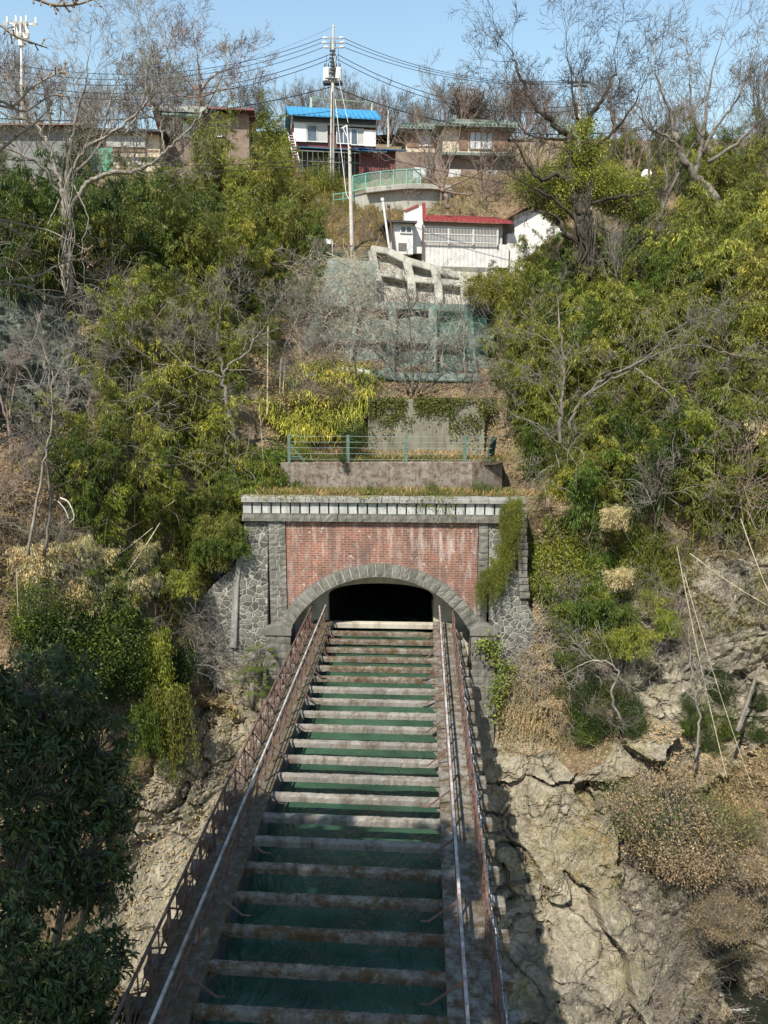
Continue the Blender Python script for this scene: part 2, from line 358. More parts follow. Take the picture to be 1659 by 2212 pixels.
def TG(u, v):
    fu = np.clip((np.asarray(u, float)+600)/4, 0, nu-1.01); fv = np.interp(v, vs, np.arange(nv)); fv = np.clip(fv, 0, nv-1.01)
    i = fu.astype(int); j = fv.astype(int); a = (fu-i)[..., None]; b_ = (fv-j)[..., None]
    return (P[j, i]*(1-a)+P[j, i+1]*a)*(1-b_)+(P[j+1, i]*(1-a)+P[j+1, i+1]*a)*b_
GRD_P = P
# top of the hill, ground beyond, and the river
mb = MB(); xs = np.linspace(-160, 160, 81); ys = np.linspace(86, 330, 50); X, Y_ = np.meshgrid(xs, ys)
Z = 34+ (Y_-86)*.14+fbm(np.stack([X*.03, Y_*.03, X*0], -1), 3)*5
V = np.stack([X, Y_, Z], -1).reshape(-1, 3); q = (np.arange(49)[:, None]*81+np.arange(80)[None])
mb.add(V, np.stack([q, q+1, q+82, q+81], -1).reshape(-1, 4), 0.0); tag(build('hilltop_ground', mb, GROUND, smooth=True, origin=False), kind='structure')
n = N('river_water'); f = n.noise(1.2, 7, .7, n.coord(1, 2.2, 1)); g = n.noise(.8, 4)
cc = n.ramp(f, [(.48, (.012,.015,.011)), (.6, (.022,.026,.018)), (.66, (.4,.4,.38))])
RIVER = n.fin(cc, .15, n.bump(f, .8, .15), .6)
mb = MB(); mb.add([(-60,-60,-15.2),(60,-60,-15.2),(60,34,-15.2),(-60,34,-15.2)], [[0,1,2,3]]); tag(build('river', mb, RIVER, origin=False), kind='structure')
mb = MB(); mb.add([(-400,-300,-16),(400,-300,-16),(400,400,-16),(-400,400,-16)], [[0,1,2,3]], 0.0); tag(build('gorge_ground', mb, GROUND, origin=False), kind='structure')

# ------------------------------------------------------------------ structure materials
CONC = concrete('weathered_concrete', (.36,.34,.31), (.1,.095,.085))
CONCB = concrete('beam_concrete', (.31,.285,.25), (.10,.08,.06), (.10,.075,.045), .58)
CONCM = concrete('mossy_beam_concrete', (.27,.24,.2), (.09,.07,.05), (.075,.045,.02), .50)
CONCW = concrete('mossy_walkway_concrete', (.29,.27,.24), (.11,.095,.075), (.07,.05,.025), .50, scale=1.2)
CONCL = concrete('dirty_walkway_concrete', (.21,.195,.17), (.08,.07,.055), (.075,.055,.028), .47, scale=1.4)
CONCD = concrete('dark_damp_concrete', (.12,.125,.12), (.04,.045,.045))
CREAM = concrete('cream_tunnel_concrete', (.58,.53,.43), (.3,.26,.19), streak=True, bump=.2)
PALE = concrete('pale_concrete', (.46,.44,.38), (.22,.2,.17), bump=.3)
RAMPC = concrete('light_ramp_concrete', (.58,.56,.5), (.34,.32,.28), bump=.2)
WALLM = concrete('moss_stained_concrete', (.32,.29,.25), (.17,.135,.105), (.085,.052,.038), .515)
STONE = concrete('granite_block', (.24,.23,.20), (.085,.085,.07), bump=.9, scale=1.4)
PARA = concrete('whitish_parapet_stone', (.56,.57,.54), (.22,.235,.22), bump=.5, scale=1.6)
MORTAR = plain('pale_mortar', (.42,.41,.36), .95, .3, 3)
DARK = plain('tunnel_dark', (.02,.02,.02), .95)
RUST = plain('rusty_steel', (.17,.095,.07), .85, .5, 3, .5, c2=(.075,.05,.042))
RUSTG = plain('peeling_grey_rail', (.40,.38,.36), .6, .4, 2.5, .3, c2=(.2,.13,.1), th=.5)
# brick with white efflorescence
n = N('weathered_red_brick'); sx = n.new('ShaderNodeSeparateXYZ'); n.link(n.tc.outputs['Object'], sx.inputs[0])
cb = n.new('ShaderNodeCombineXYZ'); n.link(sx.outputs[0], cb.inputs[0]); n.link(sx.outputs[2], cb.inputs[1])
br = n.new('ShaderNodeTexBrick'); n.link(cb.outputs[0], br.inputs[0]); br.inputs['Scale'].default_value = 1
br.inputs['Brick Width'].default_value = .30; br.inputs['Row Height'].default_value = .105; br.inputs['Mortar Size'].default_value = .012
br.inputs['Color1'].default_value = (.245,.10,.066,1); br.inputs['Color2'].default_value = (.12,.062,.05,1); br.inputs['Mortar'].default_value = (.30,.245,.2,1); br.inputs['Bias'].default_value = -.2
big = n.noise(.45, 5, .6); cc = n.mix(.8, br.outputs[0], n.ramp(big, [(.3, (.5,.52,.56)), (.7, (1.2,1.1,1.05))]), 'MULTIPLY')
st = n.noise(1, 8, .7, n.coord(3.2, 1, .55)); st2 = n.noise(1, 8, .74, n.coord(2.0, 1, .45)); 
cc = n.mix(n.ramp(st, [(.50, W3(0)), (.60, W3(.42)), (.68, W3(.9))]), cc, (.42,.38,.35))
cc = n.mix(n.ramp(st2, [(.46, W3(0)), (.62, W3(.7))]), cc, (.10,.075,.065))
sp = n.noise(3.3, 6, .7); cc = n.mix(n.ramp(sp, [(.60, W3(0)), (.65, W3(.75))]), cc, (.45,.42,.39))
BRICK = n.fin(cc, .9, n.bump(br.outputs['Fac'], -.6, .02, n.bump(n.noise(30, 3), .4, .01)), .15)
# rubble masonry
n = N('rubble_masonry'); co = n.coord(1, 1, 1)
vo = n.new('ShaderNodeTexVoronoi', feature='DISTANCE_TO_EDGE'); vo.inputs['Scale'].default_value = 3.7; vc = n.new('ShaderNodeTexVoronoi'); vc.inputs['Scale'].default_value = 3.7
nz = n.new('ShaderNodeTexNoise'); nz.inputs['Scale'].default_value = 2.0; n.link(co, nz.inputs[0])
av = n.new('ShaderNodeVectorMath', operation='MULTIPLY_ADD'); n.link(nz.outputs['Color'], av.inputs[0]); av.inputs[1].default_value = W3(.22); n.link(co, av.inputs[2])
fl = n.new('ShaderNodeVectorMath', operation='MULTIPLY'); n.link(av.outputs[0], fl.inputs[0]); fl.inputs[1].default_value = (1, .35, 1)
n.link(fl.outputs[0], vo.inputs['Vector']); n.link(fl.outputs[0], vc.inputs['Vector'])
stn = n.mix(1.0, n.ramp(vc.outputs['Color'], [(.1, (.06,.06,.054)), (.9, (.17,.165,.14))]), n.ramp(n.noise(18, 5, .7), [(.3, W3(.5)), (.7, W3(1.3))]), 'MULTIPLY')
blg = n.noise(.55, 6, .65)
stn = n.mix(n.ramp(blg, [(.52, W3(0)), (.66, W3(.6))]), stn, (.30,.29,.25))
cc = n.mix(n.ramp(vo.outputs[0], [(.018, W3(.9)), (.045, W3(0))]), stn, (.34,.33,.285))
hh = n.ramp(vo.outputs[0], [(.02, W3(0)), (.14, W3(1))])
RUBBLE = n.fin(cc, .92, n.bump(hh, .6, .04, n.bump(n.noise(25, 4), .6, .02)), .15)
WATERM = None
n = N('canal_water'); f = n.noise(1.5, 5, .62, n.coord(1, .55, 1), .7); g = n.noise(.5, 3); h = n.noise(9, 5, .75, n.coord(1, .8, 1), 1.5)
cc = n.ramp(g, [(.35, (.014,.036,.022)), (.65, (.034,.078,.047))])
cc = n.mix(n.ramp(h, [(.66, W3(0)), (.71, W3(.7))]), cc, (.30,.36,.33))
WATERM = n.fin(cc, .09, n.bump(f, .8, .2, n.bump(h, .12, .03)), .25)

# ------------------------------------------------------------------ the aqueduct
AX0, AX1 = -4.05, .55
aq = tag(empty('aqueduct', (-1.75, 12, -2.6)), 'long open concrete channel crossing the gorge into the brick tunnel portal', 'aqueduct')
YN, YF = 4.0, 35.2
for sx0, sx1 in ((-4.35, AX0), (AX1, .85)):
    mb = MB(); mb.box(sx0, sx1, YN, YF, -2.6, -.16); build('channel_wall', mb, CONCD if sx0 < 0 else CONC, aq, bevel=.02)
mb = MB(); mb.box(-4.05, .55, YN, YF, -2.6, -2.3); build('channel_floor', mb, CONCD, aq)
def slab(x0, x1, z0, z1, seed):   # walkway, cast in bays with worn, slightly uneven edges
    mb = MB(); rr = np.random.RandomState(seed); y = YN
    while y < YF-.05:
        y1 = min(y+1.11*3, YF); j = rr.uniform(-.012, .012, 4)
        mb.hexa([(x0+j[0],y,z0),(x1+j[1],y,z0),(x1+j[1],y1-.012,z0),(x0+j[0],y1-.012,z0),(x0+j[0],y,z1+j[2]*.5),(x1+j[1],y,z1+j[3]*.5),(x1+j[1],y1-.012,z1+j[3]*.5),(x0+j[0],y1-.012,z1+j[2]*.5)])
        y = y1
    return mb
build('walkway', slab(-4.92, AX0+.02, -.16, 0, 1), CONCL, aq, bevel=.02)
build('walkway', slab(AX1-.02, 1.47, -.16, 0, 2), CONCW, aq, bevel=.02)
rr = np.random.RandomState(5)
BY = [3.92+1.06*i for i in range(29)]   # beam front faces
for y in BY:
    mb = MB(); sk = .10 if y < 24 else .03; j = rr.uniform(-.02, .02, 6); d = .19; zt = -.035; zb = -.225
    t = np.linspace(0, 1, 61); X_ = AX0+.02+(AX1-AX0-.04)*t; Yb = y+j[0]*(1-t)+(j[1]-sk)*t; jt = lambda a: rr.normal(0, a, 61); chip = np.where(rr.rand(61) < .12, rr.uniform(.01, .035, 61), 0)
    prof_ = [np.stack([X_, Yb+jt(.004), zb+jt(.004)], 1), np.stack([X_, Yb+jt(.004), zt-.045+jt(.006)-chip], 1), np.stack([X_, Yb+.02+jt(.006)+chip, zt+jt(.004)], 1), np.stack([X_, Yb+d*.55, zt+.006+jt(.007)], 1), np.stack([X_, Yb+d-.02+jt(.006), zt+jt(.004)], 1), np.stack([X_, Yb+d+jt(.004), zt-.04+jt(.005)], 1), np.stack([X_, Yb+d, zb+jt(.004)], 1)]
    i0 = np.arange(60); mb.add(np.concatenate(prof_), np.concatenate([np.stack([i0+a*61, i0+1+a*61, i0+1+b_*61, i0+b_*61], 1) for a, b_ in zip(range(7), [1,2,3,4,5,6,0])]))
    for xx, s in ((AX0, 1), (AX1, -1)):      # haunches at both ends
        mb.prism([(xx, zb-.22), (xx+s*.18, zb), (xx, zb)][::(1 if s > 0 else -1)], y+.05-(0 if s > 0 else sk), y+.15-(0 if s > 0 else sk))
    b = build('cross_beam', mb, CONCM if y < 16.9 or y > 27.5 else CONCB, aq)
for s, x in ((1, 1.47), (-1, -4.92)):
    for y in BY[::1]:
        mb = MB(); yy = y+.1
        a, c = (x, x+s*.38)
        x0, x1 = min(a, c), max(a, c)
        k_ = rr.uniform(-.03, .03, 4); mb.box(x0+(k_[0] if s < 0 else 0), x1+(k_[0] if s > 0 else 0), yy-.17+k_[1], yy+.2+k_[2], -.3, -.05+k_[3]*.6)
        mb.prism([(x1, -.3), (x0, -.3), (x0 if s > 0 else x1, -1.05)] if s > 0 else [(x1, -.3), (x0, -.3), (x1, -1.05)], yy-.1, yy+.12)
        build('bracket', mb, CONCW, aq, bevel=.03)
mb = MB(); mb.box(1.47, 1.66, YN, YF, -.42, -.31); mb.box(.85, 1.47, YN, YF, -1.0, -.16); build('outer_ledge', mb, CONC, aq, bevel=.01)
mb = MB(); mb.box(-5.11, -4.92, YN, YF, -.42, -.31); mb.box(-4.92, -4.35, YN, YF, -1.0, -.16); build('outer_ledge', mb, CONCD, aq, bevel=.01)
V = []; xs = np.linspace(AX0, AX1, 40); ys = np.linspace(YN, 48, 300); X, Y_ = np.meshgrid(xs, ys)
Z = -.82+fbm(np.stack([X*.9, Y_*.7, X*0], -1), 3)*.07
q = (np.arange(299)[:, None]*40+np.arange(39)[None]); mb = MB(); mb.add(np.stack([X, Y_, Z], -1).reshape(-1, 3), np.stack([q, q+1, q+41, q+40], -1).reshape(-1, 4))
tag(build('canal_water', mb, WATERM, smooth=True, origin=False), 'dark green water flowing under the cross beams', kind='structure')

# railings
def railing(name, label, x, h, rails, step, topm, postm, top_w, lattice=False, lean=0, braces=0, y0=6, y1=34.6, wob_=.0, bs=1):
    root = tag(empty(name, (x, y0, 0)), label, 'railing')
    rr = np.random.RandomState(int(abs(x)*100)); ys = np.arange(y0, y1, step)
    xx = lambda y, z: x+lean*z+wob_*math.sin(y*1.9+z*3)*z+wob_*.7*math.sin(y*4.3)
    for y in ys:
        mb = MB(); mb.bar((xx(y, 0), y, -.02), (xx(y, h), y, h), .045 if not lattice else .05, .045 if not lattice else .09); build('post', mb, postm, root)
    for k, z in enumerate(rails):
        mb = MB(); yy = np.arange(y0, y1+.01, step/2)
        for a, c in zip(yy[:-1], yy[1:]): mb.bar((xx(a, z), a, z), (xx(c, z), c+.01, z), top_w if z == h else .028, .05 if z == h else .028)
        build('top_rail' if z == h else 'mid_rail', mb, topm if z == h else postm, root)
    if lattice:
        mb = MB()
        for a, c in zip(ys[:-1], ys[1:]):
            mb.bar((xx(a, .1)+.01, a, .1), (xx(c, h)+.01, c, h-.05), .012, .035); mb.bar((xx(a, h)-.012, a, h-.05), (xx(c, .1)-.012, c, .1), .012, .035)
            m_ = (a+c)/2; mb.bar((xx(m_, .05)-.03, m_, .04), (xx(m_, h)-.03, m_, h-.03), .02, .03)
        build('lattice', mb, postm, root)
    if braces:
        for i, y in enumerate(ys[::2]):
            mb = MB(); mb.bar((xx(y, .5), y, .5), (x+bs*.62, y+.05, -.03), .035, .035); mb.bar((x+bs*.62, y+.05, -.025), (x+bs*.78, y+.05, -.025), .04, .012); build('brace', mb, postm, root)
    return root
railing('railing', 'peeling grey inner handrail right of the canal water', .82, 1.0, (1.0, .66, .34), 1.11, RUSTG, RUST, .06, braces=1, bs=-1, lean=-.02)
railing('railing', 'peeling grey inner handrail left of the canal water', -4.3, .98, (.98, .6, .3), 1.11, RUSTG, RUST, .05, braces=1, bs=1, lean=.05)
railing('railing', 'crooked rusty outer railing along the right walkway', 1.38, .92, (.92, .6, .3, .1), 1.11, RUST, RUST, .05, lattice=True, wob_=.02)
railing('railing', 'rusty lattice railing on the outer edge of the left walkway', -4.85, 1.0, (1.0, .5, .1), 1.11, RUST, RUST, .05, lattice=True)
mb = MB(); rr = np.random.RandomState(2)   # sagging chain over the right brackets
for i in range(7, 27):
    a = np.array([1.56, BY[i]+.1, .08]); c = np.array([1.56, BY[i+1]+.1, .08]); t = np.linspace(0, 1, 26)
    for k in range(25):
        p = a+(c-a)*t[k]; p[2] -= .22*math.sin(t[k]*PI); p2 = a+(c-a)*t[k+1]; p2[2] -= .22*math.sin(t[k+1]*PI)
        mb.bar(p, p2, .034 if k % 2 else .012, .012 if k % 2 else .034)
tag(build('chain', mb, plain('galvanised_chain', (.5,.5,.5), .5, metal=.3)), 'metal chain sagging between brackets outside the right walkway', 'chain')

# ------------------------------------------------------------------ the tunnel portal
PY = 34.0
def px(u, v, Y=PY): p = W(u, v, Y); return p[0], p[2]
po = tag(empty('tunnel_portal', (-1.75, PY, -6)), 'red brick tunnel portal with a segmental stone arch and pale slotted parapet', 'tunnel portal')
xl, zs = px(627, 1360); xr, _ = px(1016, 1358); zc = px(821, 1245)[1]
xc = (xl+xr)/2; hs = (xr-xl)/2; rise = zc-zs; RA = (hs*hs+rise*rise)/(2*rise); z0 = zc-RA; ang = math.asin(hs/RA)
bx0, bx1 = px(620, 1127)[0], px(1031, 1127)[0]; bz1 = px(820, 1127)[1]; zq = px(600, 1352)[1]
arc = [(xc+(RA+.2)*math.sin(t), z0+(RA+.2)*math.cos(t)) for t in np.linspace(-ang*1.0, ang*1.0, 40)]
pts = [(bx0-.05, arc[0][1])]+[a for a in arc if bx0-.05 < a[0] < bx1+.05]+[(bx1+.05, arc[-1][1]), (bx1+.05, bz1), (bx0-.05, bz1)]
mb = MB(); mb.prism(pts[::-1], PY, PY+.6); build('brick_panel', mb, BRICK, po)
def block(mb, x0, x1, z0_, z1_, y, rr, d=.5, rough=.018):
    g = .019; x0 += g; x1 -= g; z0_ += g; z1_ -= g
    nx, nz = max(2, int((x1-x0)/.13)), max(2, int((z1_-z0_)/.13))
    gx = np.linspace(x0, x1, nx+1); gz = np.linspace(z0_, z1_, nz+1); X, Z = np.meshgrid(gx, gz)
    Yy = y-.012+rr.uniform(-rough, rough, X.shape)
    Yy[0] += .014; Yy[-1] += .014; Yy[:, 0] += .014; Yy[:, -1] += .014
    V = np.stack([X, Yy, Z], -1).reshape(-1, 3); q = (np.arange(nz)[:, None]*(nx+1)+np.arange(nx)[None])
    mb.add(V, np.stack([q, q+1, q+nx+2, q+nx+1], -1).reshape(-1, 4))
    B = [(x0,y,z0_),(x1,y,z0_),(x1,y,z1_),(x0,y,z1_)]; C_ = [(a, y+d, c) for a, b_, c in B]
    mb.add(B+C_, [[0,4,5,1],[1,5,6,2],[2,6,7,3],[3,7,4,0]])
def wall_of_blocks(mb, x0, x1, z0_, z1_, y, bw, bh, seed, stagger=True):
    rr = np.random.RandomState(seed); z = z1_; r = 0
    while z > z0_+.04:
        zb = max(z-bh*rr.uniform(.93, 1.07), z0_); nb = max(1, round((x1-x0)/bw)); e = np.linspace(x0, x1, nb+1)
        if stagger and nb > 1: e[1:-1] += (bw*.16 if r % 2 else -bw*.16)+rr.uniform(-.02, .02, nb-1)
        for a, c in zip(e[:-1], e[1:]): block(mb, a, c, zb, z, y-rr.uniform(0, .012), rr)
        z = zb; r += 1
xq0 = px(579, 1127)[0]; xq1 = px(1056, 1127)[0]
for x0, x1, sd_ in ((xq0, bx0-.055, 1), (bx1+.055, xq1, 2)):
    mb = MB(); wall_of_blocks(mb, x0, x1, zq-.1, bz1, PY-.07, .42, .285, sd_); build('quoin_column', mb, STONE, po)
    mb = MB(); mb.box(x0+.02, x1-.02, PY-.055, PY+.5, zq-.1, bz1-.01); build('mortar_bed', mb, MORTAR, po)
mb = MB(); rr = np.random.RandomState(9); nb = 29; th_ = .58
for i in range(nb):
    a0 = -ang+2*ang*i/nb; a1 = -ang+2*ang*(i+1)/nb; g = .0052; y = PY-.13-rr.uniform(0, .015)
    V = []
    for yy, sh in ((y, .0), (PY+.3, 0)):
        for a, r_ in ((a0+g, RA), (a1-g, RA), (a1-g, RA+th_+rr.uniform(0, .02)), (a0+g, RA+th_)): V.append((xc+r_*math.sin(a), yy, z0+r_*math.cos(a)))
    k = 4; fx = []   # roughened face
    for bb in range(5):
        for aa in range(4):
            a = a0+g+(a1-a0-2*g)*aa/3; r_ = RA+th_*bb/4
            e = .018 if (aa in (0, 3) or bb in (0, 4)) else 0
            fx.append((xc+r_*math.sin(a), y+e-.02+rr.uniform(-.012, .012), z0+r_*math.cos(a)))
    q = np.array([[bb*4+aa, bb*4+aa+1, bb*4+aa+5, bb*4+aa+4] for bb in range(4) for aa in range(3)])
    mb.add(fx, q); mb.add(V, [[0,4,5,1],[1,5,6,2],[2,6,7,3],[3,7,4,0]])
build('arch_ring', mb, STONE, po)
mb = MB(); an = np.linspace(-ang, ang, 41)
V = [(xc+r_*math.sin(a), y, z0+r_*math.cos(a)) for y, r_ in ((PY-.1, RA+.01), (PY-.1, RA+th_-.01), (PY+.2, RA+th_-.01), (PY+.2, RA+.01)) for a in an]
mb.add(V, [[i, i+1, i+42, i+41] for i in range(40)]+[]); build('mortar_bed', mb, MORTAR, po)
# reveal of the arch and inner cream wall with the opening
mb = MB(); prof = [(xc-hs, -2.9)]+[(xc+RA*math.sin(a), z0+RA*math.cos(a)) for a in an]+[(xc+hs, -2.9)]
V = [(x, y, z) for y in (PY-.09, PY+1.25) for x, z in prof]; m_ = len(prof)
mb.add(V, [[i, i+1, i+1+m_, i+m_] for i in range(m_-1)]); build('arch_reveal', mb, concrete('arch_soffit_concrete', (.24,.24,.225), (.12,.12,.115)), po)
IY = PY+1.2
ox0, ozb = px(709, 1344, IY); ox1 = px(936, 1344, IY)[0]; ozc = px(821, 1260, IY)[1]; ozs = px(712, 1291, IY)[1]
tt = np.linspace(0, PI, 25); top = [(ox0+(ox1-ox0)*(1-math.cos(t))/2, ozs+(ozc-ozs)*math.sin(t)**.75) for t in tt]
outl = [(xc-hs-.1, -3), (xc-hs-.1, zs)]+[(xc+(RA+.06)*math.sin(a), z0+(RA+.06)*math.cos(a)) for a in an]+[(xc+hs+.1, zs), (xc+hs+.1, -3)]
poly = outl+[(ox1, -3), (ox1, ozb)]+top[::-1]+[(ox0, ozb), (ox0, -3)]
mb = MB()   # quads between opening and arch, in strips
K = 24
for i in range(K):
    t0, t1 = i/K, (i+1)/K
    f = lambda t: (top[int(round(t*24))], (xc+(RA+.06)*math.sin(-ang+2*ang*t), z0+(RA+.06)*math.cos(-ang+2*ang*t)))
    (a, b_), (c, d) = f(t0), f(t1); mb.add([(a[0],IY,a[1]),(c[0],IY,c[1]),(d[0],IY,d[1]),(b_[0],IY,b_[1])], [[0,1,2,3]])
    mb.add([(a[0],IY,a[1]),(c[0],IY,c[1]),(c[0],IY+.5,c[1]),(a[0],IY+.5,a[1])], [[0,3,2,1]])
for x0, x1, zt in ((xc-hs-.1, ox0, ozs), (ox1, xc+hs+.1, ozs)):
    za = z0+(RA+.06)*math.cos(ang)
    V = [(x0,IY,-3),(x1,IY,-3),(x1,IY,zt),(x0,IY,za)] if x0 < ox0 else [(x0,IY,-3),(x1,IY,-3),(x1,IY,za),(x0,IY,zt)]
    mb.add(V, [[0,1,2,3]])
    xe = ox0 if x0 < ox0 else ox1; mb.add([(xe,IY,-3),(xe,IY+.5,-3),(xe,IY+.5,zt),(xe,IY,zt)], [[0,1,2,3]])
build('tunnel_lining', mb, CREAM, po)
mb = MB(); mb.box(ox0-.05, ox1+.05, IY-.09, IY+.25, -.36, ozb); build('sill', mb, CREAM, po, bevel=.02)
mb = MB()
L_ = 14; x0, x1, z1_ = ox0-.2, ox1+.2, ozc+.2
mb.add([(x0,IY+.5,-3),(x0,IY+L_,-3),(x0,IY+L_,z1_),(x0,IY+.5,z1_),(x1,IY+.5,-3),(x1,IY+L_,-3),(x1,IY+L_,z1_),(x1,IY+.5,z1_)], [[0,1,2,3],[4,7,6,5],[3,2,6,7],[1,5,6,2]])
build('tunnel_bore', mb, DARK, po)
# string course and slotted parapet
lx = px(525, 1109)[0]; rx = px(1131, 1112)[0]; sz0 = px(820, 1127)[1]; sz1 = px(820, 1110)[1]; pz1 = px(820, 1085)[1]; cz1 = px(820, 1075)[1]
mb = MB(); wall_of_blocks(mb, lx-.03, rx+.03, sz0+.004, sz1, PY-.2, .72, .6, 4); mb.box(lx, rx, PY-.19, PY+.5, sz0+.01, sz1-.01); build('string_course', mb, STONE, po)
mb = MB(); x = lx+.03; rr = np.random.RandomState(8)
while x < rx-.2:
    wd = .355+rr.uniform(-.02, .02); mb.box(x, x+wd, PY-.12-rr.uniform(0, .01), PY+.1, sz1+.003, pz1-.003)
    mb.box(x+wd-.003, x+wd+.085, PY-.115, PY+.1, pz1-.11, pz1-.004) if rr.rand() < .0 else None
    x += wd+.062
build('parapet', mb, PARA, po, bevel=.012)
mb = MB(); mb.box(lx+.04, rx-.04, PY+.02, PY+.5, sz1, pz1-.002); build('parapet_backing', mb, plain('slot_shade_tone', (.11,.11,.105), .95), po)  # slot shade painted as a dark backing behind the pale blocks
mb = MB(); e = np.linspace(lx-.02, rx+.02, 17)
for a, c in zip(e[:-1], e[1:]): mb.box(a+.006, c-.006, PY-.26-rr.uniform(0, .02), PY+.5, pz1, cz1+rr.uniform(-.01, .01))
build('parapet_cap', mb, concrete('grey_cap_stone', (.36,.36,.33), (.15,.155,.14)), po, bevel=.015)
# piers with gabled caps
for u0, u1, vt, sd_ in ((572, 628, 1372, 3), (1017, 1073, 1373, 6)):
    x0, zt = px(u0, vt, PY-.5); x1 = px(u1, vt, PY-.5)[0]; y = PY-.5
    mb = MB(); wall_of_blocks(mb, x0, x1, -8.5, zt, y, .5, .36, sd_); mb.box(x0+.02, x1-.02, y+.01, PY+.5, -8.5, zt-.02, 0); pr = build('pier', mb, STONE, po)
    mb = MB(); xm = (x0+x1)/2; mb.prism([(x0-.04, zt+.002), (x1+.04, zt+.002), (x1+.04, zt+.28), (xm+.15, zt+.5), (xm-.15, zt+.5), (x0-.04, zt+.28)][::-1], y-.07, PY-.06); build('pier_cap', mb, STONE, pr if False else po, bevel=.015)
# rubble wing walls (thick, battered)
def wing(pts_front, thick=.8):   # pts: (u,v,Y)
    Fp = [W(*p) for p in pts_front]; mb = MB(); m = len(Fp); Bk = [p+np.array([0, thick, 0]) for p in Fp]
    mb.add(np.array(Fp+Bk), [list(range(m))[::-1], list(range(m, 2*m))]+[[i, (i+1) % m, (i+1) % m+m, i+m] for i in range(m)]); return mb
build('rubble_wall', wing([(579,1127,34.02),(528,1127,34.02),(524,1185,34.0),(500,1230,33.95),(462,1262,33.85),(430,1300,33.75),(420,1400,33.6),(460,1480,33.5),(575,1540,33.7),(579,1352,33.9)]), RUBBLE, po)
build('buttress', wing([(527,1185,33.9),(515,1185,33.9),(503,1260,33.75),(496,1400,33.5),(510,1400,33.5),(516,1260,33.75)], .6), CONC, po, bevel=.03)
build('rubble_wall', wing([(445,1130,35.2),(415,1140,35.1),(405,1240,34.9),(440,1300,34.6),(500,1240,34.9)]), RUBBLE, po)
build('rubble_wall', wing([(1056,1127,34.02),(1116,1127,34.02),(1128,1262,33.95),(1150,1330,33.9),(1160,1420,33.8),(1075,1480,33.6),(1056,1352,33.8)]), RUBBLE, po)
mb = MB(); zt = px(1120, 1076)[1]; zb_ = px(1130, 1290)[1]; rr = np.random.RandomState(12); nbk = 14
for i in range(nbk):
    za, zb2 = zt+(zb_-zt)*i/nbk, zt+(zb_-zt)*(i+1)/nbk; xa = px(1113+ (i/nbk)*14, 1100)[0]; block(mb, xa+rr.uniform(-.03, .03), xa+.42+rr.uniform(-.03, .05), zb2, za, PY-.22, rr, .9)
build('quoin_column', mb, STONE, po)

# ------------------------------------------------------------------ terraces and retaining walls above the portal
SOIL = GROUND
def slab_poly(name, pts, z0_, z1_, mat, lab, cat=None, kind=None, bev=0): # outline in x,y
    m = len(pts); mb = MB(); V = [(x, y, z0_) for x, y in pts]+[(x, y, z1_) for x, y in pts]
    mb.add(V, [list(range(m))[::-1], list(range(m, 2*m))]+[[i, (i+1) % m, (i+1) % m+m, i+m] for i in range(m)], 0.0)
    return tag(build(name, mb, mat, bevel=bev), lab, cat, kind=kind)
tz = px(820, 1073, 34.4)[1]; wy = 37.3
mb = MB(); xs = np.linspace(lx-.3, rx+.1, 60); ys = np.linspace(34.42, wy+.4, 16); X, Y_ = np.meshgrid(xs, ys)
wz0 = px(820, 1062, wy)[1]
Z = tz-.03+(wz0-tz)*(Y_-34.4)/(wy-34.4)+fbm(np.stack([X*1.3, Y_*1.3, X*0], -1), 4)*.22*np.clip((Y_-34.4)/.5, .15, 1); q = (np.arange(15)[:, None]*60+np.arange(59)[None])
mb.add(np.stack([X, Y_, Z], -1).reshape(-1, 3), np.stack([q, q+1, q+61, q+60], -1).reshape(-1, 4), 0.0); tag(build('terrace_ground', mb, GROUND, smooth=True), kind='structure')
def T1(u, v): # point on the first terrace under a picture point
    d = ray(u, v); t = (tz+.02-CAM[2])/d[2]; return CAM+d*t
a0 = W(606, 1000, wy); a1 = W(1022, 998, wy); a2 = W(1086, 996, wy+.9); h = a0[2]
def lowwall(p, q_, z0_, th=.35, dz=0): return [(p[0],p[1],z0_),(q_[0],q_[1],z0_),(q_[0],q_[1]+th,z0_),(p[0],p[1]+th,z0_),(p[0],p[1],p[2]+dz),(q_[0],q_[1],q_[2]+dz),(q_[0],q_[1]+th,q_[2]+dz),(p[0],p[1]+th,p[2]+dz)]
rw = tag(empty('retaining_wall', (float(a0[0]), wy, float(wz0)-.5)), 'low moss-stained concrete wall carrying the green wire fence above the parapet', 'retaining wall')
mb = MB(); mb.hexa(lowwall(a0, a1, wz0-.6)); build('wall', mb, WALLM, rw, bevel=.02)
mb = MB(); b0 = a1.copy(); b0[0] += .01; mb.hexa(lowwall(b0, a2, wz0-.6)); build('end_wall', mb, WALLM, rw, bevel=.02)
mb = MB(); t2z = W(820, 978, 41.2)[2]; xs = np.linspace(a0[0]-.5, a2[0]+.1, 50); ys = np.linspace(wy+.3, 41.8, 20); X, Y_ = np.meshgrid(xs, ys)
Z = h-.05+(t2z-h)*(Y_-wy-.3)/4+fbm(np.stack([X*1.3, Y_*1.3, X*0+4], -1), 4)*.25; q = (np.arange(19)[:, None]*50+np.arange(49)[None])
mb.add(np.stack([X, Y_, Z], -1).reshape(-1, 3), np.stack([q, q+1, q+51, q+50], -1).reshape(-1, 4), 0.0); tag(build('terrace_ground', mb, GROUND, smooth=True), kind='structure')
mb = MB(); y2 = 41.0
p0 = W(795, 862, y2+.3); p1 = W(1048, 868, y2+.3)
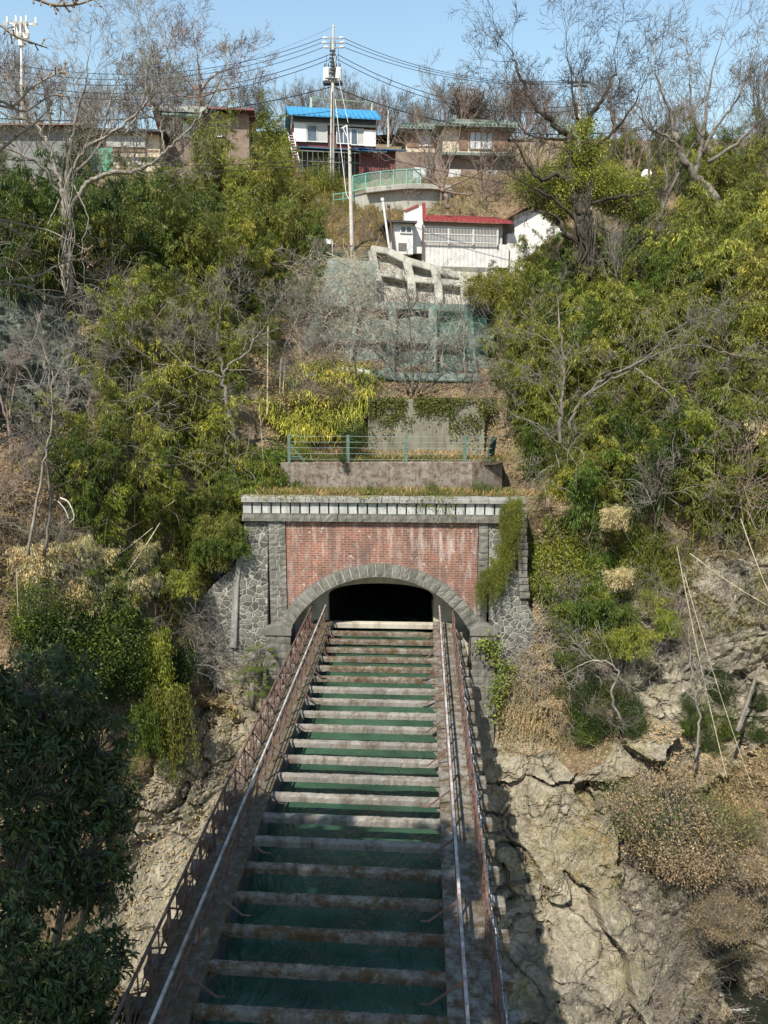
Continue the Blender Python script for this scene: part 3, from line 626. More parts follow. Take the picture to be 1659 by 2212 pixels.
mb.hexa([(p0[0],y2,t2z-.5),(p1[0],y2,t2z-.5),(p1[0],y2+.9,t2z-.5),(p0[0],y2+.9,t2z-.5),(p0[0],y2+.35,p0[2]),(p1[0],y2+.35,p1[2]),(p1[0],y2+.9,p1[2]),(p0[0],y2+.9,p0[2])])
tag(build('retaining_wall', mb, concrete('brown_streaked_wall', (.25,.235,.18), (.12,.105,.075)), bevel=.03), 'brown streaked concrete wall with ivy hanging over its top, behind the green fence', 'retaining wall')
# green wire fence
GREENP = plain('green_fence_paint', (.10,.165,.13), .6, .3, 5); WIRE = plain('galvanised_wire', (.2,.28,.24), .5)
fe = tag(empty('wire_fence', (float(a0[0]), wy+.15, float(h))), 'green post and wire fence on top of the low concrete wall', 'fence')
fy = wy+.17; pts_ = [W(u, 996, fy) for u in (625, 752, 877, 1004)]; fh = 1.32
for p in pts_:
    mb = MB(); mb.box(p[0]-.07, p[0]+.07, fy-.05, fy+.05, h-.02, h+fh); build('post', mb, GREENP, fe)
for k in range(5):
    z = h+fh-.06-k*.27; mb = MB()
    for a, c in zip(pts_, pts_[1:]+[W(1062, 996, fy)]):
        t = np.linspace(0, 1, 7); mb.tube(np.stack([a[0]+(c[0]-a[0])*t, t*0+fy-.06, z-.015*np.sin(t*PI)], 1), .009, 5)
    build('wire', mb, WIRE, fe)
for s, p in ((1, pts_[0]),):
    mb = MB(); mb.bar((p[0]+.1, fy, h+fh*.65), (p[0]+.75, fy, h), .09, .06); mb.bar((p[0]+.1, fy, h+.28), (p[0]+.6, fy, h+.28), .05); build('brace', mb, GREENP, fe)
mb = MB(); pe = W(1062, 985, wy+1.2)
for k in range(6): mb.bar((pe[0]-.25+.07*k, wy+.9+.12*k, h), (pe[0]-.05+.06*k, wy+1.0+.12*k, h+1.15), .05, .03)
for k in range(5): mb.bar((pe[0]-.2, wy+.9, h+.15+k*.22), (pe[0]+.25, wy+1.6, h+.2+k*.22), .05, .02)
tag(build('fence_panel', mb, plain('dark_green_mesh', (.03,.06,.05), .8)), 'dark green wire panel leaning at the right end of the low wall', 'fence panel')
# ------------------------------------------------------------------ concrete grid retaining walls on the slope
NETC = concrete('green_netted_concrete', (.22,.265,.23), (.07,.12,.1), bump=.4)
def polyline_beam(mb, Ps, w_, d_, into):   # square beam following points, standing proud of the slope
    for a, c in zip(Ps[:-1], Ps[1:]):
        a = np.array(a); c = np.array(c); e = nrm(c-a); q_ = nrm(np.cross(e, into)); a2 = a-e*w_*.0; c2 = c+e*w_*.1
        V = []
        for k in (0, 1):
            for p in (a2, c2): pass
        h = q_*w_/2; f = into*d_
        mb.hexa([a2-h, c2-h, c2-h+f, a2-h+f, a2+h, c2+h, c2+h+f, a2+h+f])
INTO = nrm(np.array([0, 1, -.55]))
gw = tag(empty('grid_wall', tuple(W(900, 655, 50.8))), 'pale concrete grid wall with dark shadowed cells below the white building', 'retaining wall')
def G(u, v): # grid surface distance
    return W(u, v, 50.1+(650-v)*.017)
top_ = [(800,536),(838,541),(880,562),(930,576),(985,592),(1040,596),(1070,590),(1108,612)]
mid_ = [(812,588),(850,593),(890,602),(950,607),(1000,612),(1040,617),(1100,630)]
bot_ = [(826,652),(885,656),(945,660),(1010,660),(1070,655),(1110,650)]
mb = MB(); polyline_beam(mb, [G(*p) for p in top_], .5, .75, INTO); polyline_beam(mb, [G(*p) for p in mid_], .45, .7, INTO)
for (a, b_, c) in (((803,540),(812,588),(830,655)), ((878,560),(888,602),(893,656)), ((938,578),(946,607),(950,660)), ((1000,592),(1003,613),(1006,660)), ((1048,598),(1052,618),(1058,656)), ((1076,592),(1096,628),(1112,652))):
    polyline_beam(mb, [G(*a), G(*b_), G(*c)], .5, .68, INTO)
build('grid_frame', mb, PALE, gw, bevel=.05)
mb = MB(); T_ = [G(u, v)+INTO*.62 for u, v in top_]; B_ = [G(u, v)+INTO*.62 for u, v in [(812,600+60),(838,655),(880,657),(930,660),(985,662),(1040,660),(1070,655),(1108,650)]]
mb.add(np.array(T_+B_), [[i+8, i+9, i+1, i] for i in range(7)]); build('infill', mb, PALE, gw)
# lower grid, covered in teal netting
gl = tag(empty('grid_wall', tuple(W(860, 820, 45.4))), 'green netted concrete grid wall half hidden by brown vines, above the yellow bamboo grass', 'retaining wall')
G2 = lambda u, v: W(u, v, 43.3+(820-v)*.022)
mb = MB()
for row in ([(690,655),(760,655),(900,660),(1060,668)], [(655,728),(740,728),(860,730),(1060,742)], [(640,790),(700,793),(770,800),(860,812),(1040,815)]):
    polyline_beam(mb, [G2(*p) for p in row], .5, .95, INTO)
for u0, u1 in ((700,640),(768,748),(850,842),(935,935),(1010,1022)):
    polyline_beam(mb, [G2(u0, 655), G2((u0+u1)/2, 728), G2(u1, 800)], .5, .9, INTO)
build('grid_frame', mb, NETC, gl, bevel=.05)
mb = MB(); g = [[G2(u, v)+INTO*(.68+.16*math.sin(u*.05+v*.08)) for u in np.linspace(625+(820-v)*.3, 1070 if v > 655 else 812, 40)] for v in list(np.linspace(545, 655, 10))+list(np.linspace(657, 815, 14))]
q = (np.arange(23)[:, None]*40+np.arange(39)[None]); mb.add(np.array(g).reshape(-1, 3), np.stack([q+40, q+41, q+1, q], -1).reshape(-1, 4)); build('infill', mb, NETC, gl, smooth=True)
mb = MB(); polyline_beam(mb, [G2(*p)+np.array([0,-.5,0]) for p in ((660,812),(690,806),(745,797),(800,806))], .35, .5, INTO); build('footing', mb, PALE, gl, bevel=.04)
# ripped green net draped over the grid's right corner, and along its top left
NET = plain('green_netting', (.03,.11,.08), .7, .4, 6)
def net(poly_uv, Yf, step, nm, lab):
    mb = MB(); A, B = [], []; us_ = np.arange(min(p[0] for p in poly_uv), max(p[0] for p in poly_uv), step); vs_ = np.arange(min(p[1] for p in poly_uv), max(p[1] for p in poly_uv), step)
    rr = np.random.RandomState(4)
    for u in us_:
        for v in vs_:
            if inpoly(np.array([u]), np.array([v]), poly_uv)[0]:
                w_ = lambda a, b_: Yf(a, b_)+np.array([0, -.15*math.sin(a*.11+b_*.07), 0])
                p = w_(u, v); A += [p, p]; B += [w_(u+step, v+step), w_(u+step, v-step)]
    mb.segs(A, B, np.full(len(A), .008), np.full(len(A), .008), 3); return tag(build(nm, mb, NET), lab, 'netting')
net([(1008,655),(1050,596),(1075,618),(1100,625),(1112,655)], lambda u, v: G(u, v)+np.array([0,-.4,0]), 3.5, 'safety_net', 'torn green net draped over the right end of the pale grid wall')
net([(690,535),(800,534),(808,560),(700,556)], lambda u, v: W(u, v, 51.0), 3.5, 'safety_net', 'green net bundled along the top edge left of the pale grid wall')
net([(930,660),(1050,665),(1050,760),(960,790)], lambda u, v: G2(u, v)+np.array([0,-.4,0]), 4, 'safety_net', 'green net hanging behind the scrub right of the central bare shrub')

# ------------------------------------------------------------------ buildings
WHITE = plain('white_painted_wall', (.66,.65,.63), .6, .08, 1.5, .1); GLASS = plain('window_glass', (.10,.12,.15), .15, .3, 1, 0, spec=.8)
ALU = plain('aluminium_frame', (.62,.62,.6), .5, .1); SHADE = plain('grey_curtain', (.42,.42,.40), .8, .1)
def corrug(name, c, wl=.1, amt=.6, ax=0, var=.25, rough=.55):
    n = N(name); s_ = [0.0, 0.0, 0.0]; s_[ax] = 2*PI/wl/ (2*PI)
    wv_ = n.new('ShaderNodeTexWave', wave_type='BANDS', bands_direction='XYZ'[ax]); wv_.inputs['Scale'].default_value = 1/wl/PI*1.0; n.link(n.tc.outputs['Object'], wv_.inputs[0])
    f_ = n.noise(2.5, 6, .65); cc = n.ramp(f_, [(.35, tuple(x*(1-var) for x in c)), (.6, c)])
    cc = n.mix(.35, cc, n.ramp(wv_.outputs['Fac'], [(0, W3(.45)), (.35, W3(1))]), 'MULTIPLY')
    return n.fin(cc, rough, n.bump(wv_.outputs['Fac'], amt, .02), .3)
BLUE = plain('blue_painted_metal_roof', (.05,.26,.48), .5, .35, 3, .1); REDR = corrug('red_metal_roof', (.30,.06,.06), .45)
MAROON = corrug('maroon_siding', (.15,.045,.042), .22); GREYS = corrug('grey_slatted_panel', (.11,.12,.13), .16); WHC = corrug('white_corrugated_siding', (.62,.6,.58), .3, .5)
BROWN = plain('brown_shutter', (.26,.15,.1), .7, .3, 4); TAN = plain('cream_render', (.58,.5,.38), .85, .2, 2); TILE = corrug('green_grey_roof_tiles', (.17,.21,.18), .28, 1.0); PINK = plain('weathered_pinkish_wall', (.25,.185,.15), .85, .3, 2)
FASC = plain('dark_fascia', (.07,.065,.07), .7); RBROWN = plain('dull_red_roof', (.26,.09,.09), .6, .3, 3); LG = plain('light_grey_plaster', (.4,.41,.39), .8, .15); GREENS = corrug('green_sheet_fence', (.09,.28,.18), .25); GREYW = corrug('weathered_grey_siding', (.17,.175,.17), .4); TEAL = plain('teal_rail_paint', (.17,.40,.33), .5, .15)
def part(root, name, mat, boxes, bevel=0, parent=None):
    mb = MB(); [mb.box(*b) for b in boxes]; return build(name, mb, mat, parent or root, world=False, bevel=bevel)
def window(root, fr, u0, v0, u1, v1, dep=-.02, panes=2, glass=GLASS, frame=ALU, slope=0, name='window', curtain=False):
    x0, x1, z0_, z1_ = fr.rect(u0, v0, u1, v1); xb, zb = fr.L(u0, v1); z0_ = (z0_+zb)/2; xt, zt = fr.L(u1, v0); z1_ = (z1_+zt)/2
    t = .07; bs = [(x0, x1, dep-.06, dep, z0_, z0_+t), (x0, x1, dep-.06, dep, z1_-t, z1_), (x0, x0+t, dep-.06, dep, z0_+t, z1_-t), (x1-t, x1, dep-.06, dep, z0_+t, z1_-t)]
    for k in range(1, panes): xm = x0+(x1-x0)*k/panes; bs.append((xm-.035, xm+.035, dep-.05, dep-.001, z0_+t, z1_-t))
    f = part(root, name, frame, bs); p = part(root, 'pane', glass, [(x0+t, x1-t, dep-.015, dep+.004, z0_+t, z1_-t)], parent=f)
    if curtain: part(root, 'curtain', SHADE, [(x0+(x1-x0)*.55, x1-t-.02, dep-.019, dep-.016, z0_+t, z1_-t)], parent=f)
    return f
# blue-roofed house
fr = Fr(634, 307, 69, R(12)); h1 = fr.root('house', 'two-storey maroon house with a bright blue metal roof behind the tall pole', 'house')
X1 = fr.L(812, 319)[0]; ze = fr.L(633, 249)[1]; zr = ze+1.15; zf = fr.L(633, 264)[1]
part(h1, 'wall', MAROON, [(0, X1, 0, 5, -2.9, ze-.05)])
part(h1, 'upper_panel', GREYS, [(-.02, X1+.02, -.12, -.004, zf, ze-.06)])
part(h1, 'beam', LG, [(-.05, X1+.1, -.2, -.125, zf-.16, zf-.002)])
mb = MB()   # roof: two slopes with standing seams
def roof2(mb, x0, x1, y0, ym, y1, ze_, zr_, t=.09): mb.hexa([(x0,y0,ze_-t),(x1,y0,ze_-t),(x1,ym,zr_-t),(x0,ym,zr_-t),(x0,y0,ze_),(x1,y0,ze_),(x1,ym,zr_),(x0,ym,zr_)]); mb.hexa([(x0,ym,zr_-t),(x1,ym,zr_-t),(x1,y1,ze_-t),(x0,y1,ze_-t),(x0,ym,zr_),(x1,ym,zr_),(x1,y1,ze_),(x0,y1,ze_)])
roof2(mb, -.45, X1+.35, -.75, 2.4, 5.6, ze-.15, zr+.25)
for k in range(19):
    x = -.4+(X1+.7)*k/18; mb.bar((x, -.8, ze-.13), (x, 2.4, zr+.29), .05, .06)
build('roof', mb, BLUE, h1, world=False)
mb = MB(); mb.prism([(-.02,0),(5,0),(2.4,0)], 0, 0) if 0 else None
mb = MB(); mb.add([(-.005,0,ze-.1),(-.005,5,ze-.1),(-.005,2.4,zr+.12),(X1+.005,0,ze-.1),(X1+.005,5,ze-.1),(X1+.005,2.4,zr+.12)], [[0,1,2],[5,4,3]]); build('gable', mb, TAN, h1, world=False)
for a, c, e in ((634.5,662,1),(786,811,1)):
    x0, x1, z0_, z1_ = fr.rect(a, 267 if a < 700 else 282, c, 308 if a < 700 else 318); part(h1, 'shutter_box', WHITE, [(x0, x1, -.22, -.13, z0_, z1_)])
window(h1, fr, 662, 271, 707, 308, -.1, 2, curtain=True); window(h1, fr, 726, 277, 757, 312, -.1, 2); window(h1, fr, 757, 279, 786, 315, -.1, 2, curtain=True)
zl = fr.L(700, 325)[1]; mb = MB(); mb.hexa([(.2,-1.9,zl-.32),(X1+.6,-1.9,zl-.42),(X1+.6,-.01,zl-.05),(.2,-.01,zl-.0),(.2,-1.9,zl-.26),(X1+.6,-1.9,zl-.36),(X1+.6,-.01,zl+.02),(.2,-.01,zl+.07)])
for k in range(16): x = .25+(X1+.3)*k/15; mb.bar((x,-1.9,zl-.24-.1*k/15),(x,-.03,zl+.1-.06*k/15), .04, .05)
build('lower_roof', mb, plain('faded_blue_metal_roof', (.05,.17,.3), .5, .3, 3), h1, world=False)
part(h1, 'annex', MAROON, [(X1-1.6, X1+1.9, -1.2, 2, -3.2, -.75)]); mb = MB(); mb.hexa([(X1-2,-1.8,-.75),(X1+2.3,-1.8,-.75),(X1+2.3,.2,-.4),(X1-2,.2,-.4),(X1-2,-1.8,-.67),(X1+2.3,-1.8,-.67),(X1+2.3,.2,-.3),(X1-2,.2,-.3)]); build('annex_roof', mb, plain('navy_metal_roof', (.04,.12,.24), .5), h1, world=False)
part(h1, 'window', GREYS, [(X1-.9+k*.45, X1-.86+k*.45, -1.25, -1.201, -2.5, -1.4) for k in range(5)]); part(h1, 'balcony_rail', plain('dull_rail', (.17,.19,.17), .6), [(.1, 5.2, -2.3, -2.24, -1.25, -1.17), (.1, 5.2, -2.3, -2.24, -2.0, -1.94)]+[(.1+k*.42, .14+k*.42, -2.29, -2.25, -2.9, -1.25) for k in range(13)])
part(h1, 'under_roof_dark', plain('under_roof_shade', (.1,.09,.08), .9), [(.3, 6, -.6, -.003, -2.9, -.5)])  # dark box painted as the shade beneath the lower roof
# ladder at its left corner
lf = Fr(628, 352, 68.2); mb = MB(); la = W(622, 287, 68.6); lb = W(636, 351, 67.6); ex = np.array([.42, 0, 0])
mb.bar(la, lb, .06); mb.bar(la+ex, lb+ex, .06)
for k in range(1, 11): p = la+(lb-la)*k/11; mb.bar(p, p+ex, .04)
tag(build('ladder', mb, plain('white_ladder', (.7,.7,.7), .5)), 'white metal ladder leaning at the left corner of the blue-roofed house', 'ladder')
# brown tiled house: two hip-roofed wings
def hip(mb, x0, x1, y0, y1, ze_, rise_, ov=.7, ins=2.0, t=.16):
    x0 -= ov; x1 += ov; y0 -= ov; y1 += ov; ym = (y0+y1)/2; zr_ = ze_+rise_
    B = [(x0,y0,ze_),(x1,y0,ze_),(x1,y1,ze_),(x0,y1,ze_)]; Bt = [(a, b_, c-t) for a, b_, c in B]; Rg = [(x0+ins,ym,zr_),(x1-ins,ym,zr_)]
    mb.add(B+Bt+Rg, [[0,1,9,8],[1,2,9],[2,3,8,9],[3,0,8],[4,7,6,5],[0,4,5,1],[1,5,6,2],[2,6,7,3],[3,7,4,0]])
    for a, c in ((Rg[0], Rg[1]), (B[0], Rg[0]), (B[1], Rg[1])): mb.bar(np.array(a)+[0,0,.08], np.array(c)+[0,0,.08], .22, .24)
    mb.bar(np.array(Rg[0])+[0,0,.1], np.array(Rg[0])+[0,0,.5], .2, .2)
    k = int((x1-x0)/.33)
    for i in range(k): x = x0+.15+i*.33; mb.bar((x, y0-.03, ze_-.05), (x, y0+.25, ze_+.1), .17, .16)
fr = Fr(992, 329, 69.5, R(8)); h2 = fr.root('house', 'brown and cream two-storey house with grey-green tiled hip roofs', 'house')
X1 = fr.L(1096, 330)[0]; ze = fr.L(992, 273)[1]
part(h2, 'wall', TAN, [(-1.35, X1, 0, 4.5, -.05, ze-.14)]); part(h2, 'ground_floor', PINK, [(-5.2, X1+.3, -.25, 4.4, -3.4, -.12)])
mb = MB(); hip(mb, -1.35, X1, 0, 4.5, ze, 1.0); build('roof', mb, TILE, h2, world=False)
xl_, z_ = fr.L(877, 322, 2.5); zel = fr.L(900, 279, 2.5)[1]
part(h2, 'wall', TAN, [(xl_, -1.36, 2.5, 6, -.3, zel-.14)]); mb = MB(); hip(mb, xl_, -1.2, 2.5, 6.5, zel, .85, ov=.75); build('roof', mb, TILE, h2, world=False)
x0, x1, z0_, z1_ = fr.rect(992, 281, 1010, 324); part(h2, 'shutter', BROWN, [(x0, x1, -.08, -.004, z0_, z1_)]); x0, x1, z0_, z1_ = fr.rect(1068, 284, 1095, 326); part(h2, 'shutter', BROWN, [(x0, x1, -.08, -.004, z0_, z1_)])
window(h2, fr, 1014, 284, 1064, 324, -.03, 4, glass=plain('painted_reflection_pane', (.55,.56,.58), .2, .3, 1, 0), frame=BROWN)  # pane reflection painted in as a pale base colour
x0, z1_ = fr.L(879, 287, 2.5); x1, z0_ = fr.L(905, 318, 2.5); part(h2, 'shutter', BROWN, [(x0, x1, 2.42, 2.496, z0_, z1_)]); x0, z1_ = fr.L(932, 290, 2.5); x1, z0_ = fr.L(955, 318, 2.5); part(h2, 'shutter', BROWN, [(x0, x1, 2.42, 2.496, z0_, z1_)])
x0, z1_ = fr.L(906, 290, 2.5); x1, z0_ = fr.L(931, 318, 2.5); f = part(h2, 'window', BROWN, [(x0, x1, 2.44, 2.495, z0_, z0_+.06), (x0, x1, 2.44, 2.495, z1_-.06, z1_)]); part(h2, 'pane', plain('white_curtained_pane', (.7,.7,.72), .4, .1), [(x0, x1, 2.46, 2.49, z0_+.06, z1_-.06)], parent=f)
part(h2, 'lower_roof', TILE, [(-5.3, -1.2, 1.2, 2.49, -.5, -.3), (-1.5, X1+.4, -.9, -.26, -.42, -.22)])
part(h2, 'window', plain('pale_lower_windows', (.62,.62,.62), .4, .3), [(-3.8, -2.7, -.3, -.255, -2.6, -1.3), (-.9, .1, -.3, -.255, -2.9, -1.4), (2.2, 3.1, -.3, -.255, -2.5, -1.4)])
# white building with the red roof and barred windows
fr = Fr(912, 561, 56.5, R(13)); h3 = fr.root('workshop', 'white corrugated building with a red metal roof and long barred windows', 'building')
X1 = fr.L(1076, 565)[0]; X2 = fr.L(1098, 580)[0]; zw = fr.L(912, 523)[1]; ze = fr.L(913, 477)[1]
part(h3, 'wall', WHC, [(0, X2, 0, 6, -.4, zw)]); part(h3, 'upper_wall', plain('greyish_upper_wall', (.52,.49,.47), .7, .15), [(.02, X1+.3, .12, 6, zw+.002, ze)])
part(h3, 'wall', WHITE, [(X2+.002, X2+5.6, .3, 5, -1.8, ze-.6)])
mb = MB(); mb.hexa([(-.05,-.45,ze-.08),(X1+.9,-.45,ze-.08),(X1+.9,4,ze+1.0),(-.05,4,ze+1.0),(-.05,-.45,ze+.04),(X1+.9,-.45,ze+.04),(X1+.9,4,ze+1.12),(-.05,4,ze+1.12)])
for k in range(20): x = (X1+.8)*k/19; mb.bar((x,-.47,ze+.06),(x,4,ze+1.15),.06,.07)
build('roof', mb, REDR, h3, world=False)
x0, x1, z0_, z1_ = fr.rect(914, 489, 1073, 526); f = part(h3, 'window', ALU, [(x0, x1, -.02, .115, z1_-.06, z1_), (x0, x1, -.02, .115, zw+.01, zw+.08)]); part(h3, 'pane', plain('dim_curtained_glass', (.3,.3,.31), .3, .4, 1.2), [(x0, x1, .08, .118, zw+.08, z1_-.06)], parent=f)
mb = MB()
for k in range(52): x = x0+(x1-x0)*k/51; mb.box(x-.014, x+.014, -.2, -.17, zw-.05, z1_+.02)
for z in (zw+.02, z1_-.05, (zw+z1_)/2): mb.box(x0, x1, -.21, -.165, z, z+.05)
for k in range(4): x = x0+(x1-x0)*k/3; mb.box(x-.05, x+.05, -.19, -.13, zw-.1, z1_+.05)
build('window_bars', mb, ALU, h3, world=False)
# the parapet gable and small block on the left
A = lambda u, v, d=-.1: fr.L(u, v, d)
g = [A(874,475), A(874,458), A(903,444), A(917,442), A(917,540), A(888,545)]
mb = MB(); mb.prism([A(888,548), A(913,548), A(913,446), A(903,446), A(873,458), A(873,478), A(888,478)], -.25, .1); build('gable_wall', mb, WHITE, h3, world=False)
mb = MB(); p = A(873,457); q_ = A(903,444.5); mb.bar((p[0],-.2,p[1]),(q_[0],-.2,q_[1]),.2,.14); p = A(914,443); q_ = A(915,478); mb.bar((p[0],-.3,p[1]+.1),(q_[0],-.3,q_[1]),.22,.16); build('red_trim', mb, REDR, h3, world=False)
x0, x1, z0_, z1_ = fr.rect(849, 482, 892, 546, -.8); part(h3, 'side_block', WHITE, [(x0, x1, -.8, 3, z0_-.1, z1_)]); part(h3, 'side_roof', FASC, [(x0-.5, x1+.2, -1.15, 3.2, z1_+.002, z1_+.13)])
frs = fr; x0, x1, z0_, z1_ = fr.rect(864, 487, 890, 505, -.8); f = part(h3, 'window', ALU, [(x0,x1,-.87,-.805,z0_,z0_+.07),(x0,x1,-.87,-.805,z1_-.07,z1_),(x0,x0+.07,-.87,-.805,z0_+.07,z1_-.07),(x1-.07,x1,-.87,-.805,z0_+.07,z1_-.07),((x0+x1)/2-.04,(x0+x1)/2+.04,-.86,-.805,z0_+.07,z1_-.07)]); part(h3, 'pane', GLASS, [(x0+.07,x1-.07,-.83,-.803,z0_+.07,z1_-.07)], parent=f)
part(h3, 'drainpipe', plain('brown_pipe', (.2,.12,.1), .6), [(-.1,-.02,-.34,-.26,-.1,ze-.3)])
part(h3, 'foundation', CONC, [(.3, X1, -.15, 4, -1.6, -.41)], bevel=.03)
ac = empty('air_conditioner', tuple(W(872, 544, 55.4)), R(13)); tag(ac, 'beige outdoor air conditioner unit beside the white building', 'air conditioner')
part(ac, 'casing', plain('beige_casing', (.6,.58,.52), .5, .1), [(-.42,.42,0,.32,0,.62)], .02); part(ac, 'fan_grille', plain('dark_grille', (.16,.15,.14), .6), [(-.36,.2,-.03,-.001,.06,.56)]); 
# white building on the right behind the dark tree, and grey one left
fr = Fr(1128, 575, 58.5, R(8)); h4 = fr.root('shed', 'bright white rendered building half hidden behind the dark ivy-clad tree', 'building'); X1 = fr.L(1242, 570)[0]; zt = fr.L(1180, 452)[1]
mb = MB(); a = fr.L(1105, 468); b_ = fr.L(1150, 440); mb.prism([(-.3,-1), (X1,-1), fr.L(1240,515), fr.L(1205,478), fr.L(1160,446), fr.L(1110,465)], 0, 4); build('wall', mb, WHITE, h4, world=False)
mb = MB(); 
for p, q_ in (((1100,470),(1157,438)), ((1157,438),(1208,474)), ((1208,474),(1246,514))):
    a = fr.L(*p); c = fr.L(*q_); mb.hexa([(a[0],-.5,a[1]),(c[0],-.5,c[1]),(c[0],4.3,c[1]),(a[0],4.3,a[1]),(a[0],-.5,a[1]+.14),(c[0],-.5,c[1]+.14),(c[0],4.3,c[1]+.14),(a[0],4.3,a[1]+.14)])
build('roof', mb, BROWN, h4, world=False)
# left houses behind the bare tree
fr = Fr(345, 300, 72, R(10)); h5 = fr.root('house', 'old brown house with a long dull red roof behind the bamboo tops', 'house'); X1 = fr.L(538, 300)[0]; ze = fr.L(330, 237)[1]
part(h5, 'wall', PINK, [(0, X1, 0, 5, -4.5, ze-.02)]); mb = MB(); roof2(mb, -.9, X1+.5, -.9, 2.3, 5.7, ze+.15, ze+1.0, .14); build('roof', mb, RBROWN, h5, world=False)
part(h5, 'fascia', LG, [(-.4, X1*.55, -.98, -.91, ze-.35, ze+.1)]); part(h5, 'awning', plain('pale_teal_awning', (.28,.5,.48), .5), [(.4, X1*.5, -1.0, -.2, ze-.62, ze-.52)])
window(h5, fr, 368, 262, 378, 296, -.05, 1, glass=SHADE); window(h5, fr, 395, 262, 410, 296, -.05, 2, glass=plain('pale_door_glass', (.5,.56,.55), .3)); window(h5, fr, 455, 268, 480, 296, -.05, 2)
fr = Fr(225, 330, 69, R(7)); h6 = fr.root('house', 'low grey-fronted building with a brown flat roof left of the red-roofed house', 'house'); X1 = fr.L(345, 330)[0]; ze = fr.L(240, 288)[1]
part(h6, 'wall', TAN, [(0, X1, 0, 4, -2.4, ze)]); part(h6, 'roof', FASC, [(-.5, X1+.6, -.8, 4.2, ze+.002, ze+.18)]); part(h6, 'fascia', LG, [(.3, X1*.75, -.3, -.005, ze-1.1, ze-.25)]); part(h6, 'shelf', BROWN, [(-.2, X1, -.5, -.3, ze-1.5, ze-1.35)])
part(h6, 'door', plain('pink_and_white_door', (.6,.5,.52), .6), [(X1*.5, X1*.5+.8, -.06, -.003, -2.2, -.3)])
fr = Fr(-40, 345, 64, R(3)); h7 = fr.root('shed', 'long weathered grey shed behind the tangled bare tree at the far left', 'shed'); X1 = fr.L(165, 330)[0]; ze = fr.L(0, 272)[1]
part(h7, 'wall', GREYW, [(0, X1, 0, 5, -3, ze)]); mb = MB(); roof2(mb, -.6, X1+.5, -.7, 2.5, 5.6, ze+.0, ze+.9, .12); build('roof', mb, BROWN, h7, world=False)
fr = Fr(192, 352, 66, R(5)); X1 = fr.L(243, 352)[0]; zt = fr.L(200, 318)[1]; s5 = fr.root('sheet_fence', 'green corrugated sheet fence left of the houses', 'fence'); part(s5, 'panel', GREENS, [(0, X1, 0, .05, -.6, zt)]); part(s5, 'post', ALU, [(k*X1/2-.04, k*X1/2+.04, .06, .12, -.8, zt+.05) for k in range(3)])
# curved concrete ramp wall with teal railing
rp = tag(empty('ramp_wall', tuple(W(840, 450, 62))), 'light concrete ramp wall with an overhanging kerb below the teal railing', 'retaining wall')
tp = [(763,418,62.0),(792,411,62.2),(835,406,62.6),(880,402,63.2),(925,402,64),(975,406,65)]; bt = [(763,444,62.0),(792,452,62.2),(835,466,62.6),(880,478,63.2),(925,480,64),(975,470,65)]
mb = MB(); Tt = [W(*p) for p in tp]; Bt = [W(*p)-np.array([0,0,1.5]) for p in bt]; Bt = [np.array([t[0], t[1], b_[2]]) for t, b_ in zip(Tt, Bt)]; Tk = [t+np.array([0,.5,0]) for t in Tt]; Bk = [b_+np.array([0,.5,0]) for b_ in Bt]
V = np.array(Tt+Bt+Tk+Bk); mb.add(V, [[i, i+6, i+7, i+1] for i in range(5)]+[[i, i+1, i+13, i+12] for i in range(5)]+[[0,12,18,6]]); build('wall', mb, RAMPC, rp)
mb = MB(); 
for a, c in zip(Tt[1:-1], Tt[2:]): mb.hexa([a+[0,-.45,-.28], c+[0,-.45,-.28], c+[0,.5,-.28], a+[0,.5,-.28], a+[0,-.45,.08], c+[0,-.45,.08], c+[0,.5,.08], a+[0,.5,.08]])
build('kerb', mb, RAMPC, rp, bevel=.02)
trl = tag(empty('railing', tuple(W(790, 411, 62.2))), 'teal mesh railing curving along the top of the concrete ramp', 'railing')
rl = [np.array(W(u, v, y)) for u, v, y in ((762,416,61.8),(790,410,62),(822,406,62.3),(850,403,62.7),(878,401,63),(908,400,63.5))]
for p in rl: mb = MB(); mb.bar(p, p+[0,0,1.15], .08); build('post', mb, TEAL, trl)
for z in (.08, 1.13):
    mb = MB(); mb.tube([p+np.array([0,0,z]) for p in rl], .045, 6); build('rail', mb, TEAL, trl)
mb = MB(); A, B = [], []
for a, c in zip(rl[:-1], rl[1:]):
    for k in range(14):
        for l in range(10):
            p = a+(c-a)*k/14; q_ = a+(c-a)*(k+1)/14; z = .08+l*.105; A += [p+[0,0,z], q_+[0,0,z]]; B += [q_+[0,0,z+.105], p+[0,0,z+.105]]
mb.segs(A, B, np.full(len(A), .006), np.full(len(A), .006), 3); build('mesh', mb, TEAL, trl)
mb = MB(); a, c = W(884, 401, 63.6), W(908, 382, 63.8); mb.bar(a+[0,0,.3], c, .06); mb.bar(W(888,402,63.6), W(888,392,63.6), .05); mb.bar(W(901,402,63.6), W(901,386,63.6), .05); tag(build('handrail', mb, WHITE), 'short white stair handrail right of the teal railing', 'handrail')
mb = MB(); p = W(720, 420, 61.3); q_ = W(762, 414, 61.8); mb.bar(p, q_, .06); mb.bar(p-[0,0,.4], q_-[0,0,.4], .06)
for t in (0, .5, 1): r_ = p+(q_-p)*t; mb.bar(r_-[0,0,1], r_+[0,0,.05], .06)
tag(build('guard_rail', mb, TEAL), 'teal two-bar guard rail at the foot of the tall pole', 'guard rail')
